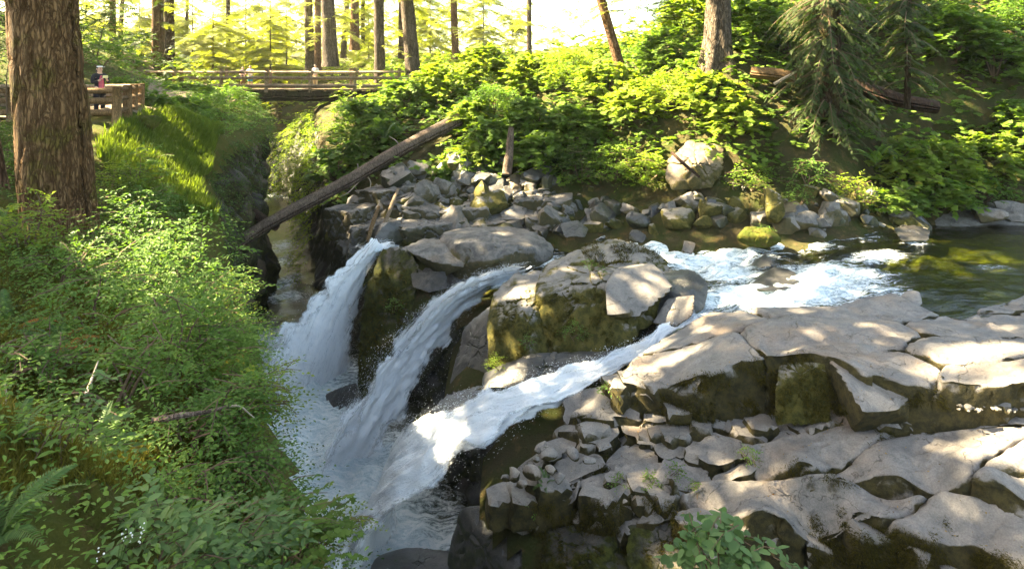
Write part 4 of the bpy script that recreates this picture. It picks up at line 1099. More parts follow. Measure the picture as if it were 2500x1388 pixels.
# ================================================================== fence of the overlook
fn = thing('log_fence', 'stout brown log fence of the overlook around the woman', 'fence', (-12, 17.5, -1.5))
fp = [(285, 16.9, 0.125), (311, 17.9, 0.125), (327, 19.0, 0.115), (343, 20.0, 0.13)]
for k, (px, y, r) in enumerate(fp):
    x = bx_(px, y)
    tube_obj('post', [(x, y, -1.9), (x, y, -1.0), (x + 0.01, y, -0.46 if k else -0.49)], [r * 1.08, r, r * 0.96], M['timber_brown'], fn, 12, 0.05, k + 50)
xq = bx_(285, 16.9)
for z, r in ((-0.60, 0.085), (-0.89, 0.095), (-1.24, 0.10)):
    tube_obj('rail', [(xq + 0.05, 16.9, z), (xq - 3.5, 17.0, z - 0.01), (xq - 7, 17.1, z + 0.03)], [r, r * 0.95, r], M['timber_brown'], fn, 10, 0.07, int(z * 50), 16)
    for (pa, ya, _), (pb, yb, _) in zip(fp[:-1], fp[1:]):
        tube_obj('rail', [(bx_(pa, ya), ya, z + 0.02), (bx_(pb, yb), yb, z + 0.04)], [r * 0.85, r * 0.8], M['timber_brown'], fn, 8, 0.05, 3, 5)
    xe = bx_(343, 20.0)
    tube_obj('rail', [(xe, 20.0, z + 0.05), (xe - 4, 20.3, z + 0.03), (xe - 9, 20.6, z + 0.08)], [r * 0.85, r * 0.8, r * 0.8], M['timber'], fn, 8, 0.05, 5, 10)
xe = bx_(343, 20.0)
for k, dx in enumerate((-2.9, -6.0)):
    tube_obj('post', [(xe + dx, 20.25, -1.8), (xe + dx, 20.25, -0.5)], [0.13, 0.12], M['timber_brown'], fn, 10, 0.05, k + 60)
for k, dx in enumerate((-3.2, -6.4)):
    tube_obj('post', [(xq + dx, 17.02, -1.8), (xq + dx, 17.02, -0.5)], [0.14, 0.13], M['timber_brown'], fn, 10, 0.05, k + 70)
# trodden path behind the fence
pp = spline([(-30, 15.6, 0), (-22, 17.2, 0), (-16, 18.6, 0), (-12.6, 18.7, 0), (-13.6, 22, 0), (-16.5, 27, 0), (-20, 34, 0), (-24, 40, 0), (-27, 42.5, 0), (-30, 46, 0), (-33, 54, 0)], 120)
Tn = np.gradient(pp, axis=0); Tn /= np.linalg.norm(Tn, axis=1)[:, None]
Sn = np.stack([Tn[:, 1], -Tn[:, 0], 0 * Tn[:, 0]], 1)
uu = np.linspace(-1.1, 1.1, 9)
Q = (pp[:, None] + Sn[:, None] * uu[None, :, None]).reshape(-1, 3)
hz = HL(Q[:, 0], Q[:, 1]) + hump_left(Q[:, 0], Q[:, 1])
hc = np.repeat(hz.reshape(-1, 9).mean(1), 9)
Q[:, 2] = np.maximum(hz, 0.6 * hz + 0.4 * hc) + 0.05
tag(obj('path', mesh('path', Q, grid_faces(len(pp), 9)), M['path']), kind='structure')

# ================================================================== fallen logs
def log_thing(name, label, path, radii, mat, stubs=(), seed=0, sides=16, wob=0.07):
    t_ = thing(name, label, 'log', path[0])
    tube_obj('trunk', path, radii, mat, t_, sides, wob, seed, 60)
    for s in stubs:
        tube_obj('branch_stub', s[0], s[1], M['twig_pale'], t_, 6, 0.05, 1, 14)
    return t_
log_thing('fallen_log', 'long bare fallen trunk leaning from the far bank down across the canyon',
          [PY(560, 612, 23.6), PY(640, 555, 24.4), PY(740, 500, 25.6), PY(860, 436, 27.2), PY(980, 365, 29.2), PY(1120, 293, 31.6)], [0.25, 0.27, 0.30, 0.33, 0.37, 0.40], M['log'],
          [([PY(978, 362, 30.2), PY(968, 345, 30.0), PY(950, 332, 29.8)], [0.05, 0.03, 0.015]), ([PY(893, 425, 28.2), PY(905, 445, 27.6), PY(900, 470, 27.4)], [0.04, 0.03, 0.015]), ([PY(875, 418, 28.4), PY(873, 400, 28.2)], [0.05, 0.03]), ([PY(880, 440, 28.0), PY(850, 470, 27.0), PY(830, 480, 26.8)], [0.03, 0.025, 0.012])], 31)
log_thing('fallen_log', 'short dark fallen log wedged against the mossy canyon wall', [PY(555, 490, 27.0), PY(610, 515, 26.4), PY(675, 555, 25.6)], [0.20, 0.22, 0.18], M['log_dark'], (), 32)
log_thing('fallen_log', 'brown rotting log lying among the shrubs beside the hemlock', [PY(1832, 176, 26.2), PY(1890, 182, 25.8), PY(1945, 190, 25.4)], [0.26, 0.30, 0.26], M['timber_brown'], [([PY(1890, 205, 25.2), PY(1915, 190, 25.1), PY(1940, 178, 25.0)], [0.07, 0.06, 0.05])], 33)
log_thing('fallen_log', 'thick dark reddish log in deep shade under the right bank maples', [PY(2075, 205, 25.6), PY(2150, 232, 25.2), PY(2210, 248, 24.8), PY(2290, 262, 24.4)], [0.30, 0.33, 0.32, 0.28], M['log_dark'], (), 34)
log_thing('driftwood_pole', 'pale yellow driftwood pole propped on the rubble bank', [PY(938, 548, 24.2), PY(955, 505, 25.0), PY(972, 462, 26.4)], [0.09, 0.10, 0.07], M['timber'], (), 35, 8, 0.03)
log_thing('driftwood_pole', 'tall brown driftwood pole propped beside the farthest waterfall', [PY(897, 590, 23.4), PY(910, 545, 24.0), PY(925, 505, 25.0)], [0.08, 0.10, 0.07], M['timber_brown'], (), 36, 8, 0.03)
log_thing('broken_stick', 'dark stick lying in the cleft of the sunlit tan boulder', [PY(1640, 372, 24.2), PY(1675, 405, 23.4), PY(1708, 432, 23.2)], [0.06, 0.07, 0.05], M['log_dark'], (), 37, 8, 0.03)
tag(tube_obj('broken_snag', [PY(1238, 425, 27.0), PY(1243, 380, 27.2), PY(1248, 310, 27.4)], [0.24, 0.20, 0.13], M['log'], None, 10, 0.12, 38, 20), 'broken pale tree snag standing in the shrubs above the rubble bank', 'snag')

for k, (px, py, y, r_, lab) in enumerate([(345, 300, 17.6, .55, 'small golden mossy rock at the foot of the fence posts')]):
    c = PY(px, py, y)
    o = rock_obj('mossy_rock', boulder_pts(c, r_ * 1.2, r_, r_ * .6, 480 + k), M['moss'], None, seed=480 + k, p=7, sub=5, rough=.16); tag(o, lab, 'rock')
# ================================================================== trees
def trunk_mesh(base, top, r0, r1, flare=1.5, seed=0, sides=28, n=70, groove=0.06, curve=0.0):
    base, top = np.array(base, float), np.array(top, float)
    t = np.linspace(0, 1, n) ** 1.6
    P = base + (top - base) * t[:, None]
    P[:, 0] += curve * np.sin(np.pi * t)
    h = np.linalg.norm(top - base) * t
    R = r0 + (r1 - r0) * t + r0 * (flare - 1) * np.exp(-h / (1.1 * r0 + 0.25))
    th = np.linspace(0, 2 * np.pi, sides, endpoint=False)
    lob = 1 + 0.16 * (flare - 1) * np.exp(-h / (2.0 * r0 + 0.4))[:, None] * np.sin(th[None] * 5 + seed) * 1.6
    V = P[:, None] + (R[:, None] * lob)[:, :, None] * np.stack([np.cos(th), np.sin(th), 0 * th], 1)[None]
    q = V.reshape(-1, 3)
    f1, f2, cid = voronoi(q * np.array([3.2, 3.2, 0.9]) / max(r0, .3) * 0.6, seed)
    d = groove * (cid - 0.5) - groove * 1.2 * smooth(0.15, 0.0, f2 - f1) + 0.05 * fbm(q * np.array([2, 2, 0.5]), 3, seed)
    c = np.repeat(P, sides, 0)
    q = c + (q - c) * (1 + d)[:, None]
    fc = grid_faces(n, sides)
    i = np.arange(n - 1) * sides
    wrap = np.stack([i + sides - 1, i, i + sides, i + 2 * sides - 1], 1)
    return q, [np.vstack([fc, wrap])]

TREES = []     # (x, y, crown base z) of trees whose crowns make the canopy
def tree(name, label, base, r0, lean=(0, 0), top_z=24, mat='bark_grey', flare=1.4, seed=0, group=None, sides=20, r1=None, groove=0.06, n=50):
    t_ = thing(name, label, 'tree', base, group)
    top = (base[0] + lean[0], base[1] + lean[1], top_z)
    v, f = trunk_mesh(np.array(base) - np.array([0, 0, 0.6]), top, r0, r1 if r1 else r0 * 0.5, flare, seed, sides, n, groove)
    obj('trunk', mesh('trunk', v, f), M[mat], t_)
    return t_

big = tree('spruce_tree', 'massive mossy spruce trunk rising beside the overlook', PY(155, 580, 10.6), 0.56, (-2.4, 0.0), 27, 'bark', 1.12, 5, sides=96, r1=0.40, groove=0.07, n=260)
snag = tree('leaning_trunk', 'thin reddish brown trunk at the edge, lower down than the massive spruce', PY(22, 480, 11.5), 0.14, (-2.6, 0.3), 9, 'bark_red', 1.1, 6, sides=20)
FAR = [  # px at the base, py of the base, y, trunk width px, lean m, material, label
    (275, 110, 58, 15, 0.0, 'bark_red', 'slim orange trunk beyond the trail, white with sun on one side'),
    (293, 100, 66, 10, 0.3, 'bark_dark', 'slim dark trunk just behind the slim orange one'),
    (385, 168, 47, 29, 0.0, 'bark', 'stout brown trunk standing by the near end of the footbridge'),
    (413, 160, 50, 25, 0.0, 'bark_dark', 'dark trunk close behind the stout one by the footbridge end'),
    (452, 170, 72, 9, 0.2, 'bark_dark', 'thin dark trunk among bright boughs above the footbridge rail'),
    (557, 175, 80, 12, 0.0, 'bark_dark', 'thin trunk veiled in hemlock boughs over two people'),
    (758, 165, 62, 24, -0.2, 'bark_grey', 'sun bleached pale trunk behind the lone person on the bridge'),
    (776, 165, 60, 17, 0.0, 'bark_red', 'reddish dark trunk touching the sun bleached one'),
    (808, 148, 55, 36, -0.3, 'bark_grey', 'broad grey furrowed trunk behind the middle of the bridge'),
    (838, 130, 70, 14, 0.4, 'bark_grey', 'slender half-lit trunk between the two broad grey ones'),
    (866, 110, 66, 23, 0.0, 'bark_red', 'reddish trunk with its foot in bright leaves behind the bridge'),
    (886, 110, 74, 10, 0.0, 'bark_dark', 'very thin dark trunk beside the reddish one behind the bridge'),
    (928, 205, 44.6, 28, -0.1, 'bark_grey', 'straight grey trunk right behind the far end of the bridge rail'),
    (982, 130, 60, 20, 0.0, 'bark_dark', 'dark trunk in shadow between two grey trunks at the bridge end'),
    (1012, 195, 46, 37, -0.6, 'bark_grey', 'grey trunk standing just past the far end of the footbridge'),
    (1112, 130, 58, 18, -0.2, 'bark_red', 'half white half brown trunk above the fallen log top'),
    (1292, 130, 60, 13, 0.0, 'bark_grey', 'slim sun bleached trunk above the middle of the far bank'),
    (1522, 165, 33, 26, -1.9, 'bark_red', 'leaning red-brown trunk beside the white glare'),
]
for k, (px, py, y, w, ln, mt, lab) in enumerate(FAR):
    b = PY(px, py, y)
    tree('forest_tree', lab, b, w / F * y / 2, (ln * 4, 0), 26, mt, 1.25, 20 + k, None, 16)
cedar = tree('cedar_tree', 'old cedar with a flared fluted base on the far bank', PY(1752, 165, 28.5), 0.62, (0.3, 0), 26, 'bark_grey', 2.0, 51, sides=60, groove=0.05, n=120)
hem = tree('hemlock_tree', 'dark hemlock with drooping boughs hanging over the far bank', PY(2022, 250, 24.6), 0.52, (0.0, 0), 24, 'bark_dark', 1.2, 52, sides=40, n=80)
hem2 = tree('hemlock_tree', 'small mossy hemlock with hanging brown twigs behind the maples', PY(2215, 230, 24.0), 0.13, (0.2, 0), 12, 'bark_dark', 1.1, 53, sides=12)
stump = thing('mossy_stump', 'mossy rotten stump among the ferns in the low corner', 'stump', PY(235, 1310, 3.3))
tube_obj('wood', [PY(245, 1420, 3.15), PY(238, 1330, 3.2), PY(230, 1260, 3.22), PY(224, 1200, 3.2), PY(222, 1185, 3.2)], [0.14, 0.11, 0.085, 0.06, 0.03], M['moss'], stump, 28, 0.5, 8, 40)
# ================================================================== people
def skin_obj(name, joints, edges, mat, parent, sub=2, root=0):
    """joints: list of (x, y, z, rx, ry); one continuous skinned surface"""
    me = bpy.data.meshes.new(name)
    me.from_pydata([j[:3] for j in joints], edges, [])
    o = bpy.data.objects.new(name, me); COL.objects.link(o)
    me.materials.append(mat)
    o.modifiers.new('skin', 'SKIN').use_smooth_shade = True
    for v, j in zip(me.skin_vertices[0].data, joints):
        v.radius = (j[3], j[4] if len(j) > 4 else j[3])
    me.skin_vertices[0].data[root].use_root = True
    s = o.modifiers.new('sub', 'SUBSURF'); s.levels = sub; s.render_levels = sub
    o.parent = parent
    return o

M['skin'] = plain_mat('skin', (0.55, 0.33, 0.23), 0.5, 0.08)
M['hair'] = plain_mat('black_hair', (0.015, 0.012, 0.012), 0.5, 0.2)
def cloth(n, c): 
    M[n] = plain_mat(n, c, 0.85, 0.15, 30); return M[n]
def plaid():
    T = NT('plaid_shirt'); P = T.pos()
    w1 = T.n('ShaderNodeTexWave', Vector=P, Scale=7.0, _bands_direction='X'); w2 = T.n('ShaderNodeTexWave', Vector=P, Scale=7.0, _bands_direction='Z')
    a = T.ramp(w1.outputs['Fac'], 0.55, 0.7); b = T.ramp(w2.outputs['Fac'], 0.55, 0.7)
    c = T.mix(T.math('MULTIPLY', T.math('ADD', a, b), 0.4), (0.62, 0.10, 0.14), (0.10, 0.05, 0.09))
    return T.done(principled(T, c, 0.85))
M['plaid'] = plaid()

def person(loc, yaw, h, label, top_mat, leg_mat, pose='stand', shoe=None, hair=True, skirt=None, group=None):
    k = h / 1.72
    t_ = thing('person', label, 'person', loc, group)
    t_.rotation_euler = (0, 0, yaw)
    t_.scale = (k, k, k)
    # the figure faces -y locally
    if pose == 'phone':
        arms = {s: [(s * .19, 0, 1.40), (s * .25, -.06, 1.16), (s * .09, -.27, 1.27), (s * .055, -.31, 1.33)] for s in (-1, 1)}
    elif pose == 'rail':
        arms = {s: [(s * .19, 0, 1.40), (s * .30, -.12, 1.18), (s * .22, -.34, 1.14), (s * .18, -.42, 1.13)] for s in (-1, 1)}
    else:
        arms = {s: [(s * .19, 0, 1.40), (s * .25, -.02, 1.13), (s * .12, -.22, 1.10), (s * .06, -.26, 1.12)] for s in (-1, 1)}
    J = [(0, 0, .95, .15, .11), (0, -.01, 1.12, .135, .10), (0, 0, 1.30, .16, .11), (0, 0, 1.42, .10, .08), (0, -.01, 1.50, .052, .055), (0, -.02, 1.57, .075, .09), (0, -.025, 1.66, .078, .095), (0, -.02, 1.71, .05, .06)]
    E = [(0, 1), (1, 2), (2, 3), (3, 4), (4, 5), (5, 6), (6, 7)]
    for s in (-1, 1):
        b = len(J)
        J += [(s * .09, 0, .88, .095, .10), (s * .10, -.01, .48, .062, .066), (s * .10, .02, .09, .042, .046), (s * .11, -.13, .035, .042, .03)]
        E += [(0, b), (b, b + 1), (b + 1, b + 2), (b + 2, b + 3)]
        b = len(J); a = arms[s]
        J += [(*a[0], .06, .06), (*a[1], .042, .042), (*a[2], .03, .03)]
        E += [(3, b), (b, b + 1), (b + 1, b + 2)]
    bd = skin_obj('body', J, E, M['skin'], t_)
    # hands: a palm with five fingers each
    for s in (-1, 1):
        w_, p_ = np.array(arms[s][2]), np.array(arms[s][3])
        d = (p_ - w_) / np.linalg.norm(p_ - w_)
        c = w_ + d * 0.07
        JJ = [(*w_, .026, .022), (*c, .034, .018)]; EE = [(0, 1)]
        sd = np.cross(d, [0, 0, 1.0]); sd /= np.linalg.norm(sd)
        cu = np.array([-s * 0.03, -0.01, 0.01])
        for q, (o_, l_) in enumerate(((-.030, .062), (-.010, .074), (.010, .070), (.028, .055))):
            r_ = c + sd * o_ * 0.9; m_ = r_ + d * l_ * 0.6; e_ = m_ + d * l_ * 0.3 + cu
            b = len(JJ); JJ += [(*r_, .009), (*m_, .0085), (*e_, .007)]; EE += [(1, b), (b, b + 1), (b + 1, b + 2)]
        r_ = w_ + d * 0.03 + np.array([-s * .03, 0, .02]); b = len(JJ)
        JJ += [(*r_, .010), (*(r_ + d * .045 + np.array([-s * .012, 0, .015])), .008)]; EE += [(0, b), (b, b + 1)]
        JJ = [j if len(j) == 5 else (*j, j[3]) for j in JJ]
        skin_obj('hand', JJ, EE, M['skin'], t_, 1)
    g = 1.0
    # upper garment
    J2 = [(0, 0, .90, .175, .135), (0, -.01, 1.10, .155, .12), (0, 0, 1.30, .18, .13), (0, 0, 1.43, .12, .095)]
    E2 = [(0, 1), (1, 2), (2, 3)]
    for s in (-1, 1):
        a = arms[s]; b = len(J2); m_ = (np.array(a[1]) + np.array(a[2])) / 2
        J2 += [(*a[0], .078, .078), (*a[1], .058, .058)] + ([(*(np.array(a[1]) * .25 + np.array(a[2]) * .75), .046, .046)] if pose == 'phone' else [])
        E2 += [(3, b), (b, b + 1)] + ([(b + 1, b + 2)] if pose == 'phone' else [])
    skin_obj('jacket' if pose == 'phone' else 'shirt', J2, E2, top_mat, t_)
    J3 = [(0, 0, .97, .165, .125)]; E3 = []
    for s in (-1, 1):
        b = len(J3)
        J3 += [(s * .09, 0, .86, .112, .115), (s * .10, -.01, .48, .078, .08)] + ([(s * .10, .02, .14, .062, .062)] if leg_mat.name != 'teal_shorts' else [])
        E3 += [(0, b), (b, b + 1)] + ([(b + 1, b + 2)] if leg_mat.name != 'teal_shorts' else [])
    skin_obj('trousers', J3, E3, leg_mat, t_)
    for s in (-1, 1):
        skin_obj('shoe', [(s * .10, .05, .045, .05, .045), (s * .105, -.06, .04, .052, .04), (s * .11, -.16, .035, .045, .032)], [(0, 1), (1, 2)], shoe or M['hair'], t_, 2)
    hd, hf = ico(3)
    hv = hd * np.array([.088, .105, .085]) + np.array([0, .005, 1.655])
    hv = hv[:, :]
    cut = (hd[:, 1] > -0.25) | (hd[:, 2] > 0.45)
    hv = np.where(cut[:, None], hv, np.array([0, .0, 1.65]) + (hv - np.array([0, .0, 1.65])) * 0.8)
    if hair:
        me = mesh('hair', hv, hf); o = obj('hair', me, M['hair']); o.parent = bd; o.location = (0, 0, 0)
    for s in (-1, 1):
        e = obj('eye', mesh('eye', hd * .012 + np.array([s * .032, -.112, 1.625]), hf), M['hair']); e.parent = bd; e.location = (0, 0, 0)
        e = obj('ear', mesh('ear', hd * np.array([.012, .022, .03]) + np.array([s * .085, -.01, 1.62]), hf), M['skin']); e.parent = bd; e.location = (0, 0, 0)
    e = obj('nose', mesh('nose', hd * np.array([.014, .022, .024]) + np.array([0, -.125, 1.60]), hf), M['skin']); e.parent = bd; e.location = (0, 0, 0)
    e = obj('mouth', mesh('mouth', hd * np.array([.024, .008, .008]) + np.array([0, -.108, 1.565]), hf), plain_mat('lips', (.4, .15, .13))); e.parent = bd; e.location = (0, 0, 0)
    return t_

def child(name, v, f, mat, par):
    o = obj(name, mesh(name, v, f), mat); o.parent = par; o.location = (0, 0, 0); return o

wl = PY(243, 289, 17.9)
wo = person((wl[0], 17.9, -1.47), math.radians(62), 1.60, 'person in a white visor, dark jacket and pink plaid shirt raising a phone', cloth('black_jacket', (0.018, 0.018, 0.022)), cloth('black_trousers', (0.02, 0.02, 0.025)), 'phone')
hd, hf = ico(3)
# plaid front showing between the jacket halves and below its hem
v = hd * np.array([.085, .05, .30]) + np.array([.0, -.098, 1.12])
child('shirt_front', v, hf, M['plaid'], wo)
v = hd * np.array([.172, .13, .13]) + np.array([0, 0, .90])
child('shirt_hem', v, hf, M['plaid'], wo)
v, f = hull_rock(np.array([(.09 * math.cos(a), .105 * math.sin(a), z) for a in np.linspace(0, 6.28, 14) for z in (1.685, 1.73)]), p=10, sub=3, rough=0, chip=0)
ho = child('visor', v + np.array([0, -.01, 0]), f, cloth('white_cap', (0.8, 0.78, 0.78)), wo)
v = np.vstack([[(.11 * math.cos(a), -.10 - .13 * abs(math.sin(a)) * (1 if q else 0.2), 1.69 + (0.006 if q else .012)) for a in np.linspace(0.0, math.pi, 12)] for q in (0, 1)] + [[(.11 * math.cos(a), -.10 - .13 * abs(math.sin(a)) * (1 if q else 0.2), 1.678 + (0.006 if q else .012)) for a in np.linspace(0.0, math.pi, 12)] for q in (0, 1)])
gf = grid_faces(2, 12)
o = child('brim', v, [np.vstack([gf, gf + 24])], M['white_cap'], ho)
v, f = tube([(0, .09, 1.68), (0, .13, 1.58), (0.01, .13, 1.42), (0.01, .11, 1.28)], [.05, .06, .05, .02], 8)
child('ponytail', v, f, M['hair'], wo)
# the phone is a thing of its own, held in both hands
R_ = Matrix.Rotation(math.radians(62), 4, 'Z')
kk = 1.60 / 1.72
ph = Vector((wl[0], 17.9, -1.47)) + R_ @ (Vector((0, -.36, 1.37)) * kk)
bm = bmesh.new(); bmesh.ops.create_cube(bm, size=1.0)
bmesh.ops.scale(bm, vec=(0.15, 0.012, 0.078), verts=bm.verts)
bmesh.ops.bevel(bm, geom=bm.edges[:], offset=0.004, segments=2, affect='EDGES')
me = bpy.data.meshes.new('phone'); bm.to_mesh(me); bm.free()
po = obj('phone', me, plain_mat('yellow_phone_case', (0.70, 0.62, 0.30), 0.4))
po.location = ph; po.rotation_euler = (0, 0, math.radians(62))
tag(po, 'yellow phone held up in both hands of the person in the visor', 'phone')

DECK = -1.36
for px, y, hh, lab, tm, lm, yaw in [
        (593, 43.4, 1.62, 'person in a dark purple top standing with folded arms on the bridge', cloth('purple_top', (0.10, 0.07, 0.11)), cloth('brown_trousers', (0.16, 0.10, 0.06)), 0.2),
        (611, 43.0, 1.70, 'person in a white shirt and teal shorts leaning at the bridge rail', cloth('white_shirt', (0.62, 0.66, 0.72)), cloth('teal_shorts', (0.02, 0.28, 0.38)), 0.0),
        (770, 43.2, 1.80, 'lone person in a pale shirt and khaki trousers at mid bridge', cloth('pale_shirt', (0.50, 0.50, 0.52)), cloth('khaki_trousers', (0.38, 0.30, 0.18)), -0.2)]:
    p = person((bx_(px, y), y, DECK), yaw, hh, lab, tm, lm, 'rail' if 'leaning' in lab else 'stand')
# ================================================================== plants
def _maple(lob=7):
    an = np.radians([-135, -88, -44, 0, 44, 88, 135]); ra = [0.52, 0.80, 0.95, 1.05, 0.95, 0.80, 0.52]
    o = []
    for i in range(7):
        o.append((ra[i] * math.cos(an[i]), ra[i] * math.sin(an[i]), -0.16 * ra[i] ** 2))
        if i < 6:
            m_ = (an[i] + an[i + 1]) / 2
            o.append((0.58 * math.cos(m_), 0.58 * math.sin(m_), -0.01))
    o.append((-0.16, 0, 0.0))
    v = np.array([(0, 0, 0.03)] + o)
    n = len(o)
    f = np.array([[0, 1 + k, 1 + (k + 1) % n] for k in range(n)])
    return v * np.array([1, 1, 1.0]), f
T_MAPLE = _maple()
T_OVAL = (np.array([(0, 0, 0), (.28, .21, .06), (.62, .20, .06), (1, 0, -.07), (.62, -.20, .06), (.28, -.21, .06)], float), np.array([[0, 3, 2, 1], [0, 5, 4, 3]]))
_o5 = [(-.12, 0), (-.34, .42), (-.02, .46), (.12, .86), (.40, .50), (.62, .62), (.60, .28), (1.05, 0), (.60, -.28), (.62, -.62), (.40, -.50), (.12, -.86), (-.02, -.46), (-.34, -.42)]
T_MAPLE_S = (np.array([(x_, y_, -.16 * (x_ * x_ + y_ * y_)) for x_, y_ in [(-.15, 0), (-.30, .50), (.02, .45), (.25, .85), (.48, .42), (1.05, 0), (.48, -.42), (.25, -.85), (.02, -.45), (-.30, -.50)]]), np.array([[0, k_ + 1, k_] for k_ in range(1, 9)])[:, ::-1])
T_PALM = (np.array([(x_, y_, -.18 * (x_ * x_ + y_ * y_)) for x_, y_ in [(-.15, 0), (-.12, .62), (.30, .45), (.45, .78), (1.0, 0), (.45, -.78), (.30, -.45), (-.12, -.62)]]), np.array([[0, k_, k_ + 1] for k_ in range(1, 7)]))
T_ROUND = (np.array([(0, 0, 0), (.22, .30, .04), (.60, .33, .04), (.95, .12, -.02), (.95, -.12, -.02), (.60, -.33, .04), (.22, -.30, .04), (.48, 0, -.02)], float), np.array([[7, 0, 6], [7, 1, 0], [7, 2, 1], [7, 3, 2], [7, 4, 3], [7, 5, 4], [7, 6, 5]]))
T_SMALL = (np.array([(0, 0, 0), (.5, .27, .07), (1, 0, -.04), (.5, -.27, .07)], float), np.array([[0, 2, 1], [0, 3, 2]]))
def _spray():
    v, f = [], []
    n = 7
    for i in range(n):
        t = i / n
        for s in (-1, 1):
            b = len(v); L = 0.40 * (1 - 0.75 * t) * (0.75 if i == 0 else 1)
            x = t * 0.92
            v += [(x - .035, 0, -.10 * x * x), (x + .075, 0, -.10 * (x + .075) ** 2), (x + .55 * L, s * L, -.10 * x * x - .22 * L)]
            f.append([b, b + 1, b + 2])
    b = len(v); v += [(.86, -.03, -.08), (.86, .03, -.08), (1.06, 0, -.13)]; f.append([b, b + 1, b + 2])
    return np.array(v, float), np.array(f)
T_SPRAY = _spray()
def _blade():
    return np.array([(0, -.03, 0), (0, .03, 0), (.5, .02, .42), (.5, -.02, .42), (1, 0, .55)], float), [np.array([[0, 1, 2], [0, 2, 3], [3, 2, 4]])][0]
T_BLADE = _blade()

T_HAIR = (np.array([(0, -.05, 0), (0, .05, 0), (1, 0, .5)], float), np.array([[0, 1, 2]]))
def unit(a): return a / (np.linalg.norm(a, axis=-1, keepdims=True) + 1e-9)
def place(tpl, pos, head, nrm, size, rng=None, widen=None):
    v, f = tpl
    n = len(pos)
    u = unit(head); w = unit(nrm - u * np.sum(nrm * u, 1, keepdims=True)); s = np.cross(w, u)
    sz = np.broadcast_to(size, (n,))[:, None, None]
    wd = np.ones(n) if widen is None else widen
    V = pos[:, None] + sz * (v[None, :, 0:1] * u[:, None] + v[None, :, 1:2] * s[:, None] * wd[:, None, None] + v[None, :, 2:3] * w[:, None])
    Fc = (np.arange(n)[:, None, None] * len(v) + f[None]).reshape(-1, f.shape[1])
    return V.reshape(-1, 3), Fc

def twigs(starts, dirs, length, per, rng, leaf, spread=0.9, droop=0.25, up_jit=0.35, opp=True):
    """leaves in two ranks along each twig; returns pos, heading, normal, size"""
    n = len(starts)
    d = unit(dirs)
    t = np.tile((np.arange(per) + 0.5) / per, n)
    D = np.repeat(d, per, 0); L = np.repeat(np.broadcast_to(length, (n,)), per)
    pos = np.repeat(starts, per, 0) + D * (t * L)[:, None]
    pos[:, 2] -= droop * (t ** 2) * L
    side = np.where(np.tile(np.arange(per) % 2, n) == 0, 1.0, -1.0)
    up = np.array([0, 0, 1.0])
    S = unit(np.cross(D, up))
    ang = side * spread * rng.uniform(0.6, 1.2, len(pos))
    ang[np.tile(np.arange(per) == per - 1, n)] *= 0.15
    head = D * np.cos(ang)[:, None] + S * np.sin(ang)[:, None] + rng.normal(size=pos.shape) * 0.12
    head[:, 2] -= 0.12
    nrm = up + rng.normal(size=pos.shape) * up_jit
    size = leaf * rng.uniform(0.6, 1.2, len(pos)) * (1 - 0.25 * t)
    return pos, head, nrm, size

def dome(rng, n, R, H, inner=0.5, squash=1.0, lo=0.12):
    az = rng.uniform(0, 2 * np.pi, n)
    cz = rng.uniform(lo, 1.0, n)
    rr_ = np.sqrt(1 - cz ** 2 * 0.96) * R
    k = rng.uniform(inner, 1.0, n) ** 0.7
    return np.stack([np.cos(az) * rr_ * k, np.sin(az) * rr_ * k * squash, cz * H * (0.55 + 0.45 * k)], 1), az

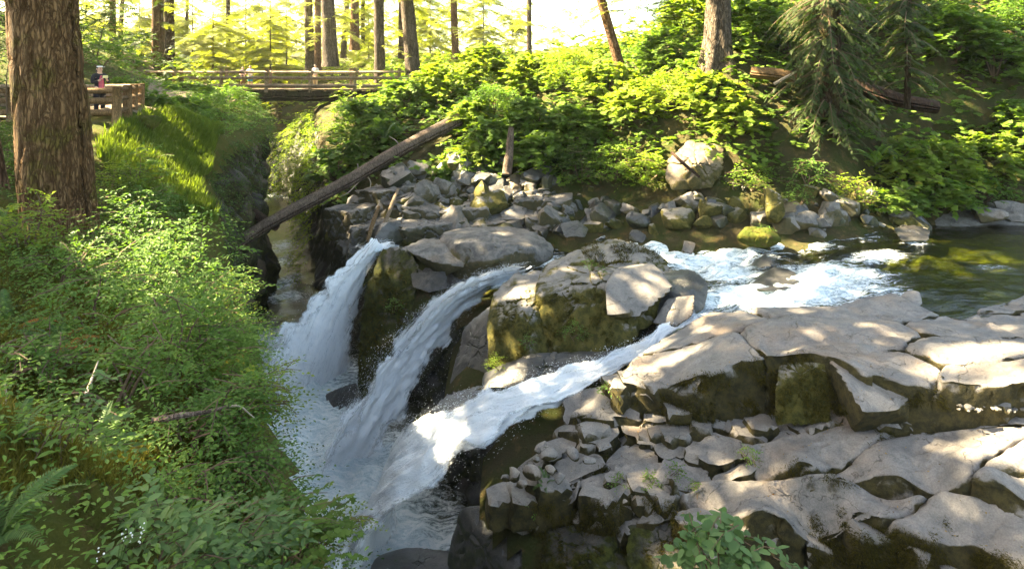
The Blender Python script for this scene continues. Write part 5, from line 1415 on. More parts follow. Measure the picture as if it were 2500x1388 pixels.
def bush(name, label, cat, base, R, H, n_tw, per, leaf, tpl, mat, seed, tw_len=0.35, solo=0, stems=7, group=None, lean=(0, 0), inner=0.45, droop=0.25, up_jit=0.35, stem_r=0.012, lo=0.12, gaps=0.35, pale=None):
    rng = np.random.default_rng(seed)
    base = np.array(base, float)
    t_ = thing(name, label, cat, base, group)
    st, az = dome(rng, n_tw, R, H, inner, lo=lo)
    # clumps and gaps
    g = fbm(st / max(R, .2) * 2.3 + seed, 2, seed)
    st = st[g > np.quantile(g, gaps)]
    lean_ = np.array([lean[0], lean[1], 0.0])
    st = st + lean_ * (st[:, 2:3] / H)
    d = st * np.array([1, 1, 0.0]) + lean_ * 0.3 + rng.normal(size=st.shape) * 0.45 * R
    d[:, 2] = rng.normal(0.10, 0.22, len(st)) * R
    d = unit(d)
    S = st + base
    pos, head, nrm, size = twigs(S - d * tw_len * 0.5, d, tw_len * rng.uniform(0.7, 1.3, len(S)), per, rng, leaf, droop=droop, up_jit=up_jit)
    if solo:
        pick = rng.permutation(len(pos)); pick = pick[np.argsort(-(pos[pick, 2]) + rng.normal(size=len(pick)) * 0.05)][:solo]
        rest = np.setdiff1d(np.arange(len(pos)), pick)
        lm = mesh('leaf', tpl[0], tpl[1]); lm.materials.append(mat)
        for i in pick:
            u = Vector(unit(head[i])); w = Vector(nrm[i]); w = (w - u * w.dot(u)).normalized(); s = w.cross(u)
            o = bpy.data.objects.new('leaf', lm); COL.objects.link(o); o.parent = t_
            o.matrix_local = Matrix.Translation(Vector(pos[i]) - t_.location) @ Matrix((u, s, w)).transposed().to_4x4() @ Matrix.Scale(float(size[i]), 4)
    else:
        rest = np.arange(len(pos))
    if len(rest):
        v, f = place(T_MAPLE_S if tpl is T_MAPLE else tpl, pos[rest], head[rest], nrm[rest], size[rest], rng)
        o = obj('foliage', mesh('foliage', v, f, False), mat, t_); o['kind'] = 'stuff'
    # stems up to some of the twigs, twigs themselves thin
    parts = []
    for i in rng.permutation(len(S))[:max(stems * 4, 8)]:
        parts.append(tube([S[i] - d[i] * tw_len * 0.6, S[i], S[i] + d[i] * tw_len * 0.45 - np.array([0, 0, .05])], [stem_r * 0.5, stem_r * 0.4, stem_r * 0.2], 4, caps=False))
    if parts:
        v, f = join(parts); o = obj('twigs', mesh('twigs', v, f), pale or M['twig'], t_); o['kind'] = 'stuff'
    for i in rng.permutation(len(S))[:stems]:
        m_ = base * 0.5 + S[i] * 0.5 + np.array([rng.normal() * .1 * R, rng.normal() * .1 * R, .12 * H])
        tube_obj('stem', [base + np.array([rng.normal() * .08, rng.normal() * .08, -0.1]), m_, S[i]], [stem_r * 1.6, stem_r, stem_r * 0.5], pale or M['twig'], t_, 5, 0, 0, 8)
    return t_

def gl(px, y): x = bx_(px, y); return (x, y, GL(x, y))
def gr(px, y): x = bx_(px, y); return (x, y, GR(x, y))

# ---- left bank, near
LB = 'small-leaved shrub'
for k, (px, y, R, H, nt, lf, mt, lab, ln) in enumerate([
        (400, 8.2, 1.2, 1.7, 900, .062, 'lf_left', 'tallest small-leaved huckleberry shrub, below the grassy ridge', (.4, 0)),
        (320, 9.2, 1.0, 1.7, 560, .062, 'lf_left', 'small-leaved huckleberry shrub against the foot of the massive spruce', (0, 0)),
        (462, 7.1, 0.8, 1.25, 640, .055, 'lf_left', 'dense huckleberry shrub on the canyon rim opposite the dark cliff', (.3, 0)),
        (535, 7.6, 0.45, 1.4, 190, .045, 'lf_bright', 'sprig of yellow-green huckleberry sticking up over the canyon', (.35, 0)),
        (400, 6.0, 0.75, 0.95, 520, .052, 'lf_left', 'shaded huckleberry shrub in the middle of the near slope', (.1, 0)),
        (485, 6.2, 0.6, 0.7, 480, .045, 'lf_left', 'low huckleberry shrub spilling over the canyon rim', (.5, 0)),
        (60, 8.6, 0.75, 0.95, 300, .06, 'lf_bright', 'pale green shrub at the outer side of the massive spruce', (0, 0)),
        (150, 7.8, 0.75, 0.75, 320, .055, 'lf_left', 'low shrub hiding the roots of the massive spruce', (0, 0)),
        (545, 5.7, 0.6, 0.55, 300, .040, 'lf_bright', 'feathery light green shrub hanging out over the white pool', (.55, .1)),
        (470, 5.0, 0.55, 0.55, 320, .045, 'lf_left', 'dark huckleberry tangle above the bare mossy branch', (.2, 0)),
        (30, 5.0, 0.45, 0.35, 150, .05, 'lf_left', 'small shrub on the moss beside the dry ferns', (0, 0)),
        (515, 5.4, 0.45, 0.55, 330, .042, 'lf_left', 'shrub hanging over the rim below the feathery one', (.45, 0)),
        (560, 4.9, 0.42, 0.45, 280, .040, 'lf_left', 'low rim shrub just above the yellow-green maples', (.4, 0)),
        (600, 4.5, 0.40, 0.42, 280, .042, 'lf_left', 'rim shrub hiding the corner of the near bank', (.35, .1)),
        (590, 6.0, 0.35, 0.35, 200, .042, 'lf_left', 'small rim shrub farther out, over the plunge pool', (.2, 0)),
        (300, 5.2, 0.60, 0.55, 300, .045, 'lf_left', 'shrub in the hollow behind the bare mossy branch', (.1, 0)),
        (230, 6.6, 0.75, 0.85, 380, .050, 'lf_left', 'huckleberry shrub between the dull fern and the rim', (.1, 0)),
        (120, 5.3, 0.45, 0.35, 160, .045, 'lf_left', 'knee-high shrub on the moss below the dull fern', (.1, 0)),
        (420, 4.2, 0.45, 0.40, 220, .042, 'lf_left', 'small shrub just behind the blue-green oval leaves', (.2, 0)),
        (260, 11.8, 0.8, 1.25, 340, .06, 'lf_bright', 'mossy feathery shrub right behind the massive spruce', (.2, 0)),
        (350, 12.2, 0.9, 1.1, 380, .065, 'lf_left', 'shrub in the dip beneath the grassy ridge', (.2, 0)),
        (340, 14.2, 0.7, 1.3, 200, .075, 'lf_left', 'leggy shrub with upright sprigs before the mossy hummock', (.2, 0)),
        ]):
    b = gl(px, y)
    lf *= 1.42; nt = int(nt * .62)
    bush('shrub', lab, 'shrub', b, R, H, nt, 9, lf, T_OVAL if lf > .058 else T_SMALL, M[mt], 600 + k, tw_len=0.38 * (0.6 + R * 0.5), stems=6, lean=ln, inner=0.3, gaps=0.3, up_jit=0.22)

# ---- left bank, big leaves close to the lens (leaf by leaf)
for k, (px, y, dz, R, H, nt, per, lf, tpl, mt, lab, ln, solo) in enumerate([
        (360, 3.15, 0, .42, .50, 58, 9, .085, 'o', 'lf_big', 'blue-green oval-leaved shrub beside the mossy stump', (.1, 0), 260),
        (520, 3.5, 0, .50, .42, 70, 8, .085, 'o', 'lf_big', 'oval-leaved shrub between the mossy stump and the canyon rim', (.25, 0), 260),
        (180, 4.1, 0, .34, .72, 20, 8, .10, 'o', 'lf_big', 'single arching spray of dark oval leaves over the moss', (.1, 0), 120),
        (640, 4.0, .05, .55, .40, 60, 7, .055, 'm', 'lf_maple', 'yellow-green maple shrub overhanging the canyon', (.35, .1), 240),
        (560, 3.0, 0, .50, .25, 46, 7, .050, 'm', 'lf_maple', 'low yellow-green maple shrub near the lower edge', (.2, 0), 220),
        (720, 4.4, .05, .40, .34, 60, 9, .045, 's', 'lf_bright', 'light sprays of tiny leaves at the tip of the near bank', (.4, .1), 0),
        (330, 2.75, -.05, .34, .22, 34, 7, .07, 'o', 'lf_left', 'small oval-leaved plant in front of the mossy stump', (.1, 0), 180),
        (120, 3.4, 0, .22, .25, 12, 6, .085, 'o', 'lf_left', 'few broad leaves springing from the moss above the ferns', (0, 0), 60)]):
    b = np.array(gl(px, y)) + np.array([0, 0, dz])
    bush('leafy_shrub', lab, 'shrub', b, R, H, nt, per, lf, {'o': T_OVAL, 'm': T_MAPLE, 's': T_SMALL}[tpl], M[mt], 640 + k, tw_len=0.26, solo=solo, stems=7, lean=ln, inner=0.3, gaps=0.1, stem_r=0.006, up_jit=0.3)
# ---- bush at the lower right edge, growing from the near bank below the frame
c = PY(1790, 1330, 3.1)
bush('leafy_shrub', 'round-leaved shrub poking up at the lower edge before the bedrock shelf', 'shrub', (c[0], 3.15, GL(c[0], 3.0) - .15), \
     .40, float(c[2] - GL(c[0], 3.0) + 0.26), 100, 7, .080, T_ROUND, M['lf_big'], 660, tw_len=.22, solo=300, stems=9, inner=.35, gaps=.05, stem_r=.006, up_jit=.55)
c = PY(1950, 1385, 3.2)
bush('leafy_shrub', 'end of the round-leaved growth at the lower edge, smaller clump', 'shrub', (c[0], 3.2, GL(c[0], 3.0) - .15), .26, float(c[2] - GL(c[0], 3.0) + 0.24), 24, 6, .07, T_ROUND, M['lf_big'], 661, tw_len=.2, solo=110, stems=5, inner=.35, gaps=.05, stem_r=.006, up_jit=.55)
c = PY(1440, 1395, 3.3)
bush('leafy_shrub', 'two or three leaf sprigs just peeping over the lower edge', 'shrub', (c[0], 3.3, GL(c[0], 3.0) - .1), .12, float(c[2] - GL(c[0], 3.0) + 0.13), 5, 5, .07, T_ROUND, M['lf_big'], 662, tw_len=.15, solo=25, stems=2, gaps=0, stem_r=.005)

# ---- ferns
def frond_mesh(n=26, width=0.30):
    v, f = [], []
    for i in range(n):
        t = (i + 1) / (n + 1)
        x = t; z = 0.34 * math.sin(t * 2.2) - 0.16 * t * t
        L = width * (math.sin(min(1, t * 3.2) * 1.57)) * (1 - t) ** 0.62 + 0.012
        w = 0.5 / n
        for s in (-1, 1):
            b = len(v)
            v += [(x - w * 0.8, 0, z), (x + w * 0.8, 0, z + .005), (x + w * 1.6 + L * .18, s * L, z - L * .28), (x - w * .2 + L * .08, s * L * .6, z - L * .10)]
            f += [[b, b + 1, b + 2], [b, b + 2, b + 3]]
    r = len(v); m_ = 14
    for i in range(m_):
        t = i / (m_ - 1); z = 0.34 * math.sin(t * 2.2) - 0.16 * t * t
        v += [(t, -.006 * (1 - t) - .001, z + .004), (t, .006 * (1 - t) + .001, z + .004)]
    for i in range(m_ - 1): f += [[r + 2 * i, r + 2 * i + 2, r + 2 * i + 3], [r + 2 * i, r + 2 * i + 3, r + 2 * i + 1]]
    return mesh('frond', np.array(v, float), np.array(f), False)
FR = {k: frond_mesh(26, .17) for k in ('fern', 'fern_dead')}
for k in FR: FR[k].materials.append(M[k])
def fern(label, base, L, n, seed, az=(0, 6.28), dead=0):
    rng = np.random.default_rng(seed)
    t_ = thing('sword_fern', label, 'fern', base)
    for i in range(n):
        o = bpy.data.objects.new('frond', FR['fern_dead' if i < dead else 'fern']); COL.objects.link(o); o.parent = t_
        a = az[0] + (az[1] - az[0]) * (i + rng.uniform(-.3, .3)) / n
        o.rotation_euler = (rng.normal() * .25, -rng.uniform(0.05, .75) if i >= dead else rng.uniform(0, .4), a)
        s = L * rng.uniform(.75, 1.15); o.scale = (s, s, s)
    return t_
def flo(px, py, y): p = PY(px, py, y); return (p[0], y, GL(p[0], y))
for k, (px, y, L, n, dead, lab) in enumerate([
        (20, 6.4, .55, 13, 3, 'large sword fern with browned old fronds by the massive spruce'), (130, 5.9, .48, 12, 4, 'dull sword fern with dry hanging fronds on the slope'),
        (0, 2.75, .38, 12, 0, 'bright sword fern at the lowest corner beside the stump'), (30, 3.3, .30, 9, 0, 'small sword fern on the moss above the bright fern'),
        (10, 9.5, .55, 10, 0, 'sword fern by the thin reddish trunk'), (250, 4.6, .4, 9, 0, 'small fern under the spray of dark oval leaves'), (470, 4.1, .4, 9, 0, 'light green fern beneath the bare mossy branch')]):
    fern(lab, gl(px, y), L, n, 700 + k, dead=dead)
for k, (px, py, y, L, lab) in enumerate([(1330, 1190, 11.6, .42, 'bright little fern rooted in the low corner of the bedrock shelf'), (940, 340, 31.0, 1.2, 'pale fern clump beside the upper part of the long fallen trunk'),
                                         (975, 330, 31.2, 1.1, 'second pale fern hanging above the long fallen trunk'), (2140, 400, 22.4, 1.0, 'fern in the hollow below the sunlit maples')]):
    p = PY(px, py, y); fern(lab, p, L, 9, 720 + k)

# ---- moss tufts and fine grass (cannot be counted)
def tufts(name, xs, ys, zf, n, h, mat, seed, per=5, lean=None, tpl=T_BLADE, wide=1.0):
    rng = np.random.default_rng(seed)
    x, y, z = xs, ys, zf
    pos = np.repeat(np.stack([x, y, z], 1), per, 0) + rng.normal(size=(len(x) * per, 3)) * np.array([.03, .03, 0])
    a = rng.uniform(0, 6.28, len(pos))
    head = np.stack([np.cos(a), np.sin(a), np.full(len(pos), 0.5)], 1)
    if lean is not None: head = head * .6 + np.array(lean)
    nrm = np.stack([-np.cos(a) * .5, -np.sin(a) * .5, np.full(len(pos), 1.0)], 1) + rng.normal(size=pos.shape) * .2
    v, f = place(tpl, pos, head, nrm, h * rng.uniform(.4, 1.4, len(pos)), widen=np.full(len(pos), wide))
    o = obj(name, mesh(name, v, f, False), mat)
    return o
rng = np.random.default_rng(81)
# carpet of moss on the near slope
n = 42000
y = 2.1 + 8.0 * rng.random(n) ** 1.9; x = bx_(rng.uniform(-40, 640, n), y)
ok = poly_sd(x, y, EL + [(-120, 120), (-120, -20), (40, -20)]) > 0.0
x, y = x[ok], y[ok]
z = HL(x, y) + hump_left(x, y)
g = fbm(p3(x * 1.7, y * 1.7), 3, 4); ok = g > -0.25
o = tufts('moss_carpet', x[ok], y[ok], z[ok] + .012, 0, .075, M['mosstuft'], 82, 4, tpl=T_HAIR)
tag(o, 'brownish yellow moss carpet covering the near slope', 'moss', kind='stuff')
# grassy ridge beyond the spruce
gp = [(-9.6, 16.6), (-9.7, 17.6), (-10.1, 18.9), (-10.9, 20.6), (-11.5, 22.6), (-12.4, 21.6), (-12.1, 19.4), (-11.6, 17.4), (-11.2, 15.6), (-10.2, 14.6), (-8.6, 13.6), (-7.6, 14.4)]
n = 16000
x = rng.uniform(-12.6, -7.4, n); y = rng.uniform(13.4, 23, n)
ok = poly_sd(x, y, gp) > -0.1 + 0.15 * fbm(p3(x, y), 2, 3)
x, y = x[ok], y[ok]; z = HL(x, y) + hump_left(x, y)
o = tufts('ridge_grass', x, y, z, 0, .36, M['grass'], 83, 6, lean=(.35, -.15, .35), tpl=T_HAIR, wide=1.7)
tag(o, 'fine pale green grass draped over the sunlit ridge by the fence', 'grass', kind='stuff')
# hanging moss and ivy-like green on the canyon wall rim
E = resample(EL[4:13], 1300); rr2 = np.random.default_rng(84)
dz = rr2.random(len(E)) ** 2.0 * 2.6
off = 0.15 + 0.22 * dz + rr2.normal(size=len(E)) * .12
Tn = np.gradient(E, axis=0); Tn = unit(Tn); Nn = np.stack([Tn[:, 1], -Tn[:, 0]], 1)
pos = np.column_stack([E + Nn * off[:, None], HL(E[:, 0], E[:, 1]) - dz - .1])
far = smooth(9, 20, E[:, 1])
p5, h5, n5, s5 = twigs(pos, np.column_stack([Nn + rr2.normal(size=(len(E), 2)) * .5, -0.5 + rr2.normal(size=len(E)) * .3]), .35, 6, rr2, .07, up_jit=.5)
v, f = place(T_SMALL, p5, h5, n5, s5 * np.repeat(.5 + 1.0 * far, 6))
tag(obj('cliff_foliage', mesh('cliff_foliage', v, f, False), M['lf_dark']), 'small leaves hanging down the canyon wall below the rim, darkened in colour for its shade', 'foliage', kind='stuff')  # dark leaf colour stands in for the shade on this wall
# ---- mid-left shrubs around the overlook and down to the bridge
for k, (px, y, R, H, nt, lf, tpl, mt, lab, ln) in enumerate([
        (355, 22.5, 1.2, 0.9, 240, .17, 'm', 'lf_maple', 'maple shrub right behind the last fence post', (0, 0)), (420, 25.5, 1.7, 0.75, 300, .18, 'm', 'lf_maple', 'broad maple shrub under the bridge handrail end', (.3, 0)),
        (300, 26.0, 1.5, 1.3, 260, .18, 'm', 'lf_maple', 'maple shrub behind the person in the visor', (0, 0)), (480, 27.5, 1.5, 1.0, 320, .15, 'o', 'lf_left', 'leafy shrub spilling over the mossy canyon wall', (.6, 0)),
        (545, 30.5, 1.5, 1.0, 320, .15, 'o', 'lf_left', 'leafy shrub at the corner of the canyon wall below the bridge', (.6, 0)), (520, 36, 1.6, 0.7, 280, .2, 'm', 'lf_maple', 'shrub against the near end of the bridge girder', (.4, 0)),
        (440, 33, 1.8, 0.5, 240, .2, 'm', 'lf_maple', 'shrub below the bridge rail where it meets the trail', (0, 0)), (250, 32, 2.0, 1.6, 240, .2, 'o', 'lf_left', 'rounded shrub on the slope beside the trail', (0, 0)),
        (330, 44, 2.2, 3.2, 260, .26, 'o', 'lf_dark', 'dark round shrub at the top of the trail', (0, 0)), (235, 36, 2.2, 3.4, 300, .22, 'o', 'lf_dark', 'dark leafy mound left of the trail', (0, 0)),
        (20, 17, 1.6, 2.4, 260, .14, 'o', 'lf_dark', 'dark shrub seen on the outer side of the spruce, upper', (0, 0)), (10, 13.0, 1.2, 1.1, 300, .10, 'o', 'lf_dark', 'dark shrub seen on the outer side of the spruce, lower', (0, 0)),
        (60, 12.5, .9, .9, 240, .08, 'o', 'lf_left', 'shrub behind the thin reddish trunk', (0, 0)), (20, 22, 2.2, 4.2, 300, .18, 'o', 'lf_dark', 'tall dark thicket at the upper edge beyond the spruce', (0, 0)), (150, 30, 2.2, 4.2, 260, .2, 'o', 'lf_dark', 'tall thicket mostly hidden by the massive spruce', (0, 0)),
        (560, 33.5, 1.3, 1.2, 220, .16, 'o', 'lf_bright', 'bright shrub hanging under the bridge on the canyon wall', (.6, 0))]):
    bush('shrub', lab, 'shrub', gl(px, y), R, H, nt, 8, lf, {'o': T_OVAL, 'm': T_MAPLE}[tpl] if lf < .3 else T_MAPLE, M[mt], 740 + k, tw_len=.5, stems=5, lean=ln, inner=.4, stem_r=.02, gaps=.25)

# ---- far bank: maple shrubs one by one
FB = [(830, 30.4, 1.7, 2.6, 'lf_maple', 'maple shrub on the rock rim under the bridge end'), (890, 33.6, 2.0, 2.8, 'lf_maple', 'maple shrub between the bridge and the long fallen trunk'), (985, 36.5, 2.0, 2.4, 'lf_maple', 'maple shrub below the far end of the bridge rail'), (860, 35.5, 2.0, 2.4, 'lf_maple', 'small-leaved shrub hiding the end of the bridge girder'),
      (930, 32.2, 1.5, 2.0, 'lf_maple', 'maple shrub close behind the long fallen trunk'), (1070, 38, 2.4, 2.6, 'lf_bright', 'sunny maple shrub over the top of the long fallen trunk'), (1085, 27.9, .6, .7, 'lf_maple', 'small maple shrub just under the long fallen trunk'), (1150, 32, 1.6, 2.0, 'lf_bright', 'bright yellow-green maple shrub beside the fallen trunk top'),
      (1150, 28.6, 1.1, 1.2, 'lf_bright', 'low sunny shrub along the crest of the rubble bank'), (1200, 33, 2.2, 2.2, 'lf_maple', 'wide small-leaved shrub up the bank behind the snag'), (1210, 29.5, 1.6, 1.9, 'lf_maple', 'maple shrub wrapped round the broken snag'), (1300, 31, 2.1, 2.2, 'lf_maple', 'maple shrub right of the snag, upper one'),
      (1320, 28, 1.7, 1.9, 'lf_maple', 'maple shrub right of the snag, lower one'), (1400, 29.5, 2.0, 2.1, 'lf_maple', 'maple shrub in the middle of the far bank'), (1420, 26.9, 1.6, 1.7, 'lf_dark', 'dark small-leaved shrub hanging over the shaded rocks'), (1500, 26.4, 1.5, 1.7, 'lf_maple', 'green shrub over the shaded rocks by the tan boulder'),
      (1480, 32, 2.2, 2.2, 'lf_bright', 'sunlit maple shrub beneath the white glare'), (1560, 29, 1.9, 2.0, 'lf_bright', 'sunlit maple shrub beneath the leaning red trunk'), (1575, 25.6, 1.3, 1.5, 'lf_bright', 'yellow-green shrub touching the sunlit tan boulder'), (1640, 28, 1.9, 2.0, 'lf_bright', 'glaring sunlit shrub above the tan boulder'),
      (1730, 26.6, 1.8, 1.8, 'lf_bright', 'glaring sunlit shrub below the old cedar'), (1790, 25.4, 1.6, 1.5, 'lf_bright', 'sunlit shrub between the tan boulder and the hemlock'), (1640, 33, 2.2, 2.4, 'lf_maple', 'shrub behind the leaning red trunk and the cedar'), (1400, 36, 2.4, 2.4, 'lf_bright', 'pale sunlit shrub high on the bank under the glare'),
      (1300, 38, 2.4, 2.8, 'lf_bright', 'pale sunlit shrub high on the bank near the slim bleached trunk'), (1180, 40, 2.4, 3.4, 'lf_bright', 'tall sunlit shrub on the skyline of the bank'), (1840, 23.6, 1.1, 1.1, 'lf_maple', 'low shrub at the side of the golden flanked rock'), (1970, 23.0, 0.9, 1.2, 'lf_left', 'pale herb clump beside the golden flanked rock'),
      (2080, 22.6, 1.0, 1.3, 'lf_bright', 'sunlit herb clump under the ferny hollow'), (2180, 22.8, 1.2, 1.3, 'lf_maple', 'small maple shrub over the dark shore'), (2290, 23.2, 1.4, 1.5, 'lf_maple', 'maple shrub leaning to the gravel bar'), (2400, 24.3, 1.4, 1.5, 'lf_maple', 'shrub behind the purplish rocks of the gravel bar'),
      (2200, 24.2, 1.6, 2.0, 'lf_bright', 'glowing sunlit maple shrub on the right bank, nearest the hemlock'), (2300, 24.5, 1.7, 2.2, 'lf_bright', 'glowing sunlit maple shrub in the middle of the right bank'), (2400, 25, 1.8, 2.0, 'lf_bright', 'glowing sunlit maple shrub farther along the right bank'), (2500, 25.5, 1.8, 2.2, 'lf_maple', 'maple shrub at the margin above the gravel bar'),
      (2330, 28, 2.0, 3.2, 'lf_maple', 'tall maple in the shaded upper corner, nearest the hanging twigs'), (2430, 27.5, 2.0, 3.4, 'lf_maple', 'tall maple in the shaded upper corner, middle one'), (2500, 28.5, 2.2, 3.4, 'lf_maple', 'tall shrub in the shaded upper corner, outermost'), (2240, 29.5, 1.8, 2.6, 'lf_dark', 'dark maple behind the small mossy hemlock'),
      (1850, 30, 2.2, 3.0, 'lf_maple', 'shrub up the slope between cedar and hemlock'), (1930, 29, 2.0, 2.6, 'lf_dark', 'dark shrub behind the hemlock trunk'), (2120, 31, 2.2, 3.2, 'lf_dark', 'dark thicket high behind the hemlock'), (1680, 37, 2.2, 3.4, 'lf_bright', 'sunny shrub on the skyline beside the cedar')]
for k, (px, y, R, H, mt, lab) in enumerate(FB):
    solo = 110 if k in (1, 4, 12, 13, 33, 34) else 0
    small = mt in ('lf_dark',) or k in (18, 26, 27, 28, 3, 9, 15, 19, 23, 31, 38)
    if k in (9, 31, 38): mt = 'lf_left'
    lf = (.26 if not small else .13) * (y / 28) ** 0.5
    bush('maple_shrub' if not small else 'shrub', lab, 'shrub', gr(px, y), R, H, int(60 * R * R) + 60 if not small else int(130 * R * R), 7, lf if not small else lf * 1.5, T_MAPLE if not small else T_OVAL, M[mt], 800 + k, tw_len=.7, solo=solo, stems=5, inner=.35, stem_r=.025, gaps=.22, up_jit=.30, pale=None)

LOGLINE = [PY(740, 500, 25.6), PY(980, 365, 29.0), PY(1100, 303, 31.0)]
# undergrowth between them: one mass
def cover(name, label, region, n, lf, mat, seed, tpl=T_PALM, ground=None, hgt=0.9, per=5):
    rng = np.random.default_rng(seed)
    P = np.array(region); lo, hi = P.min(0), P.max(0)
    x = rng.uniform(lo[0], hi[0], n); y = rng.uniform(lo[1], hi[1], n)
    ok = (poly_sd(x, y, P) > 0) & (line_d(x, y, LOGLINE) > 1.1)
    x, y = x[ok], y[ok]
    cl = np.clip(0.6 + fbm(p3(x * .7, y * .7), 3, seed), 0.3, 1.3)
    z = (ground or HR)(x, y) + (hump_right(x, y) if ground is None else hump_left(x, y)) + 0.05 + cl * hgt * rng.uniform(.3, 1.0, len(x))
    a = rng.uniform(0, 6.28, len(x))
    d = np.stack([np.cos(a), np.sin(a) - 0.3, rng.normal(0, .15, len(x))], 1)
    q = twigs(np.stack([x, y, z], 1), d, .6, per, rng, lf)
    v, f = place(tpl, *q)
    return tag(obj(name, mesh(name, v, f, False), mat), label, 'undergrowth', kind='stuff')
cover('bank_undergrowth', 'low undergrowth filling the far bank between the shrubs', [(-9, 28), (-5, 27.6), (0, 27.2), (6, 25.4), (10, 23.6), (20, 25), (30, 26), (32, 34), (20, 36), (10, 40), (0, 46), (-9, 44), (-11, 38), (-9, 32)], 9000, .22, M['lf_maple'], 91, hgt=1.1)
cover('bank_undergrowth', 'pale sunlit undergrowth behind the skyline of the far bank', [(-9, 44), (0, 44), (14, 38), (24, 40), (26, 60), (0, 66), (-14, 60)], 6500, .28, M['lf_bright'], 92, hgt=2.2)
cover('trail_undergrowth', 'low green undergrowth on the slope round the trail and overlook', [(-12.5, 21), (-12, 26), (-14, 32), (-20, 42), (-30, 48), (-34, 36), (-28, 24), (-22, 21), (-16, 20.5)], 2600, .16, M['lf_left'], 93, T_OVAL, HL, .35, 6)
cover('rim_undergrowth', 'leafy growth along the canyon rim between ridge and bridge', [(-10.6, 20.2), (-11.1, 23), (-12.2, 28), (-14.0, 33), (-17.0, 38), (-20, 42), (-24, 42), (-18, 31), (-14, 24), (-12.4, 21)], 6000, .13, M['lf_left'], 97, T_OVAL, HL, .5, 7)
cover('trail_undergrowth', 'low growth on the flat under the massive spruce', [(-7, 12), (-9.5, 15), (-12, 16), (-20, 15), (-20, 9), (-9, 9)], 2200, .075, M['lf_left'], 94, T_OVAL, HL, .35, 6)
cover('slope_undergrowth', 'low leafy herbs carpeting the near slope under the shrubs', [(-0.6, 2.2), (-1.4, 4.3), (-3.3, 7), (-4.8, 10), (-9, 10), (-7, 6), (-3.4, 2.2)], 8500, .05, M['lf_left'], 98, T_OVAL, HL, .22, 6)
cover('canyon_undergrowth', 'sunlit growth on the canyon sides beyond the bridge', [(-10.3, 37), (-14, 44), (-17.5, 51), (-25, 58), (-37, 65), (-60, 70), (-60, 84), (-20, 84), (-8, 56), (-9, 40)], 7000, .24, M['lf_bright'], 95, T_PALM, None, 1.4)
cover('canyon_undergrowth', 'sunlit growth on the trail side beyond the bridge', [(-19, 40), (-22, 46), (-26.5, 51), (-38, 57), (-60, 62), (-60, 50), (-32, 44)], 4000, .26, M['lf_bright'], 96, T_PALM, HL, 1.5)
E = resample(ER[15:20], 1300); rr2 = np.random.default_rng(85)
dz = rr2.random(len(E)) ** 1.3 * 6.0
Tn = unit(np.gradient(E, axis=0)); Nn = -np.stack([Tn[:, 1], -Tn[:, 0]], 1)
pos = np.column_stack([E + Nn * (0.2 + .22 * dz + rr2.normal(size=len(E)) * .15)[:, None], HR(E[:, 0], E[:, 1]) - dz])
q = twigs(pos, np.column_stack([Nn + rr2.normal(size=(len(E), 2)) * .6, -.3 + rr2.normal(size=len(E)) * .3]), .6, 6, rr2, .2, up_jit=.5)
v, f = place(T_OVAL, *q)
tag(obj('cliff_foliage', mesh('cliff_foliage', v, f, False), M['lf_bright']), 'yellow-green leaves clinging to the far canyon wall under the bridge', 'foliage', kind='stuff')

for k, (x, y, R, lab) in enumerate([(-9.9, 17.2, .35, 'herb tuft on the grassy ridge, lowest'), (-10.6, 18.6, .4, 'herb tuft on the rim of the grassy ridge'), (-11.3, 20.6, .45, 'herb tuft at the top of the grassy ridge'), (-10.9, 16.4, .4, 'herb tuft on the inner side of the grassy ridge'), (-9.2, 15.4, .4, 'herb tuft where the grassy ridge meets the dip')]):
    bush('ridge_plant', lab, 'plant', (x, y, GL(x, y)), R, R * 1.1, 60, 6, .07, T_OVAL, M['lf_left'], 990 + k, tw_len=.2, stems=3, stem_r=.006, gaps=.1)
